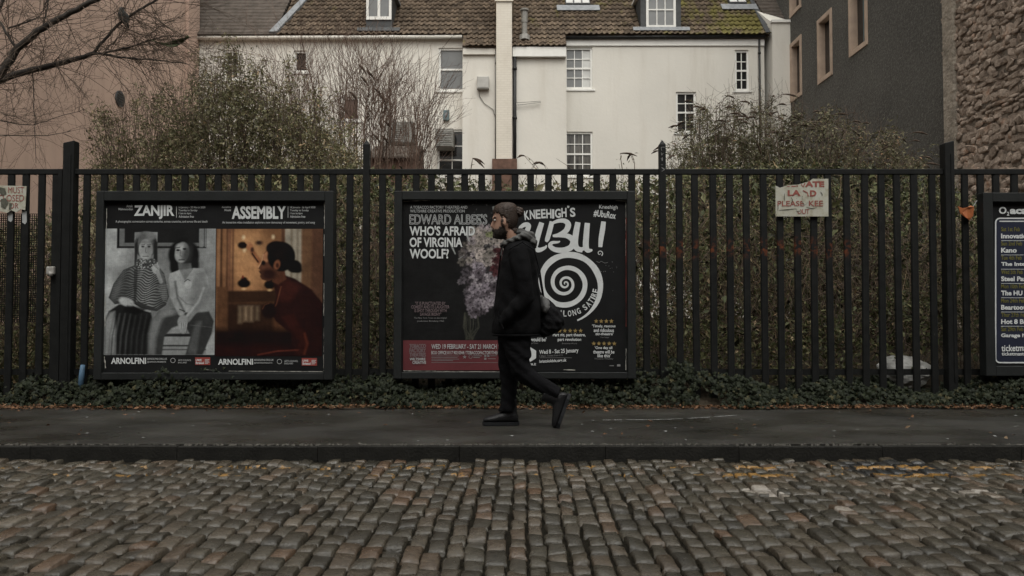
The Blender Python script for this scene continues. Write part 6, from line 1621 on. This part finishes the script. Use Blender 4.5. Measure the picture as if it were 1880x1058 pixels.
# jacket with the near hand in its pocket
jk = MB()
jk.rings([hring(y, a, bb, hw) for y, a, bb, hw in ((613,904,992,.205),(606,903,994,.212),(590,904,995,.218),(565,907,994,.215),(540,911,990,.212),(515,914,987,.212),(492,918,986,.214),(474,921,985,.212),(461,923,983.5,.196),(450,927,981,.155),(441,933,974,.10))][::-1], 32)
for s_ in (-1, 1):
    jk.tube([mp(950,463,s_*0.165), mp(955,485,s_*0.205), mp(960,515,s_*0.225), mp(965,545,s_*0.222)], [0.075,0.072,0.066,0.062], 16)
    jk.tube([mp(965,545,s_*0.222), mp(948,566,s_*0.222), mp(930,584,s_*0.205), mp(920,592,s_*0.185)], [0.062,0.058,0.050,0.046], 16); jk.ball(mp(964,546,s_*0.222), 0.064, 0.06, 0.064)
me = remesh(jk, 0.0095, 3, 'jacket')
wrinkle(me, 0.0042, lambda x, y, z: np.sin(z*34+30*x+3*np.sin(x*17+y*9))*np.sin(x*23-z*11+y*14)*np.where(z < 1.35, 1.0, 0.5))
jo = add_mesh('jacket', me, M['jacket'], man)
MB().tube([mp(922,450,-0.06), mp(918,480,-0.03), mp(912,530,-0.01), mp(906,585,0), mp(904,611,0)], 0.006, 6).build('front_zip', M['jacket'], jo)
MB().rings([hring(612.5,903.5,992.5,.2065), hring(617,904.5,991,.204)], 32).build('hem', M['jacket'], jo, smooth=True)
MB().tube([mp(915,572,-0.222), mp(919,590,-0.232), mp(925,603,-0.226)], 0.006, 6).build('pocket_welt', M['jacket'], jo)
# grey hood bunched round the neck
hd = MB(); ring = []
for i in range(25):
    a = 2*math.pi*i/24; ca, sa = math.cos(a), math.sin(a)
    ring.append(mp(949+26*ca, 440+4*(-ca)-(3 if ca > 0 else 0)+6*max(0,-ca), 0.112*sa))
hd.tube(ring, [0.022+0.014*max(0, math.cos(2*math.pi*i/24)) for i in range(25)], 12)
hd.ball(mp(966,436), 0.072, 0.115, 0.050, rot=Matrix.Rotation(R(28), 3, 'Y')); hd.ball(mp(977,447), 0.040, 0.10, 0.046); hd.ball(mp(957,428), 0.045, 0.085, 0.034, rot=Matrix.Rotation(R(30), 3, 'Y'))
me = remesh(hd, 0.007, 3, 'hood')
wrinkle(me, 0.006, lambda x, y, z: np.sin(x*75+z*130)*np.sin(y*45+z*40))
add_mesh('hood', me, M['hood'], man)
for lat in (-0.055, 0.055): MB().tube([mp(925,447,lat), mp(921,462,lat), mp(920,470,lat)], 0.004, 6).build('hood_cord', M['hood'], man)
# boots
def boot(origin, ang, lat):
    T_ = Matrix.Translation(mp(*origin, lat)) @ Matrix.Rotation(ang, 4, 'Y')
    rows = [(0.075,0.0,0.05,.028),(0.060,0.0,0.085,.038),(0.03,0.0,0.11,.041),(-0.01,0.0,0.105,.042),(-0.06,0.0,0.085,.045),(-0.11,0.0,0.066,.050),(-0.155,0.0,0.055,.048),(-0.185,0.004,0.044,.038),(-0.20,0.012,0.032,.022)]
    f = MB(); f.rings([(Vector((x, 0, (a+c)/2)), Vector((0, hw, 0)), Vector((0, 0, (c-a)/2))) for x, a, c, hw in rows], 18)
    f.rings([(Vector((0.012,0,0.05)), Vector((0.058,0,0)), Vector((0,0.044,0))), (Vector((0.012,0,0.10)), Vector((0.053,0,0)), Vector((0,0.043,0))), (Vector((0.010,0,0.15)), Vector((0.054,0,0)), Vector((0,0.045,0))), (Vector((0.008,0,0.185)), Vector((0.058,0,0)), Vector((0,0.050,0)))], 18)
    me = remesh(f, 0.007, 3, 'boot'); me.transform(T_); o = add_mesh('boot', me, M['boot'], man)
    so_ = MB(); out = [(0.082,.0),(0.075,.030),(0.04,.042),(-0.02,.040),(-0.09,.050),(-0.15,.051),(-0.19,.036),(-0.206,.0),(-0.19,-.036),(-0.15,-.051),(-0.09,-.050),(-0.02,-.040),(0.04,-.042),(0.075,-.030)]; n = len(out)
    so_.add([(x, y, -0.014) for x, y in out]+[(x, y, 0.010) for x, y in out], [tuple(range(n))[::-1], tuple(range(n, 2*n))]+[(i, (i+1)%n, (i+1)%n+n, i+n) for i in range(n)])
    ms = so_.mesh('sole'); ms.transform(T_); add_mesh('sole', ms, M['sole'], o)
    for q in range(4):
        lc = MB().tube([(-0.045-0.012*q+0.02,-0.03,0.105-0.010*q+0.0),(-0.05-0.012*q+0.02,0.0,0.112-0.010*q),(-0.045-0.012*q+0.02,0.03,0.105-0.010*q)], 0.003, 5).mesh('lace'); lc.transform(T_); add_mesh('lace', lc, M['sole'], o)
boot((934, 778.5), 0, FAR)
boot((1036.5, 738), R(-70), NEAR)
# drawstring bag on his back
bg_ = thing('drawstring_bag', 'small black drawstring bag with a grey top hanging at the walking man\'s back', 'bag', mp(1010, 617))
bb = MB(); bb.rings([(mp(1001,548), Vector((0.020,0,0)), Vector((0,0.035,0))), (mp(1005,556), Vector((0.045,0,-0.01)), Vector((0,0.07,0))), (mp(1012,570), Vector((0.085,0,-0.02)), Vector((0,0.10,0))), (mp(1015,588), Vector((0.096,0,-0.02)), Vector((0,0.115,0))), (mp(1011,603), Vector((0.080,0,-0.01)), Vector((0,0.105,0))), (mp(1003,614), Vector((0.045,0,0)), Vector((0,0.07,0))), (mp(999,618), Vector((0.015,0,0)), Vector((0,0.03,0)))], 24)
me = remesh(bb, 0.008, 2, 'sack')
wrinkle(me, 0.006, lambda x, y, z: np.sin(x*50+z*85)*np.sin(y*60+x*30))
sk = add_mesh('sack', me, M['bag'], bg_)
tp = MB(); tp.rings([(mp(996,543), Vector((0.016,0,-0.006)), Vector((0,0.05,0))), (mp(1000,550), Vector((0.036,0,-0.01)), Vector((0,0.085,0))), (mp(1003,563), Vector((0.046,0,-0.012)), Vector((0,0.108,0))), (mp(999,574), Vector((0.030,0,-0.01)), Vector((0,0.112,0)))], 20); tp.build('grey_top', M['bag_grey'], bg_, smooth=True)
for lat in (-0.12, 0.12): MB().tube([mp(934,462,lat*1.5), mp(958,448.5,lat*1.55), mp(980,462,lat*1.4), mp(990,500,lat*1.1), mp(995,530,lat*0.8), mp(998,548,lat*0.4)], 0.0055, 6).build('cord', M['bag'], bg_, smooth=True)
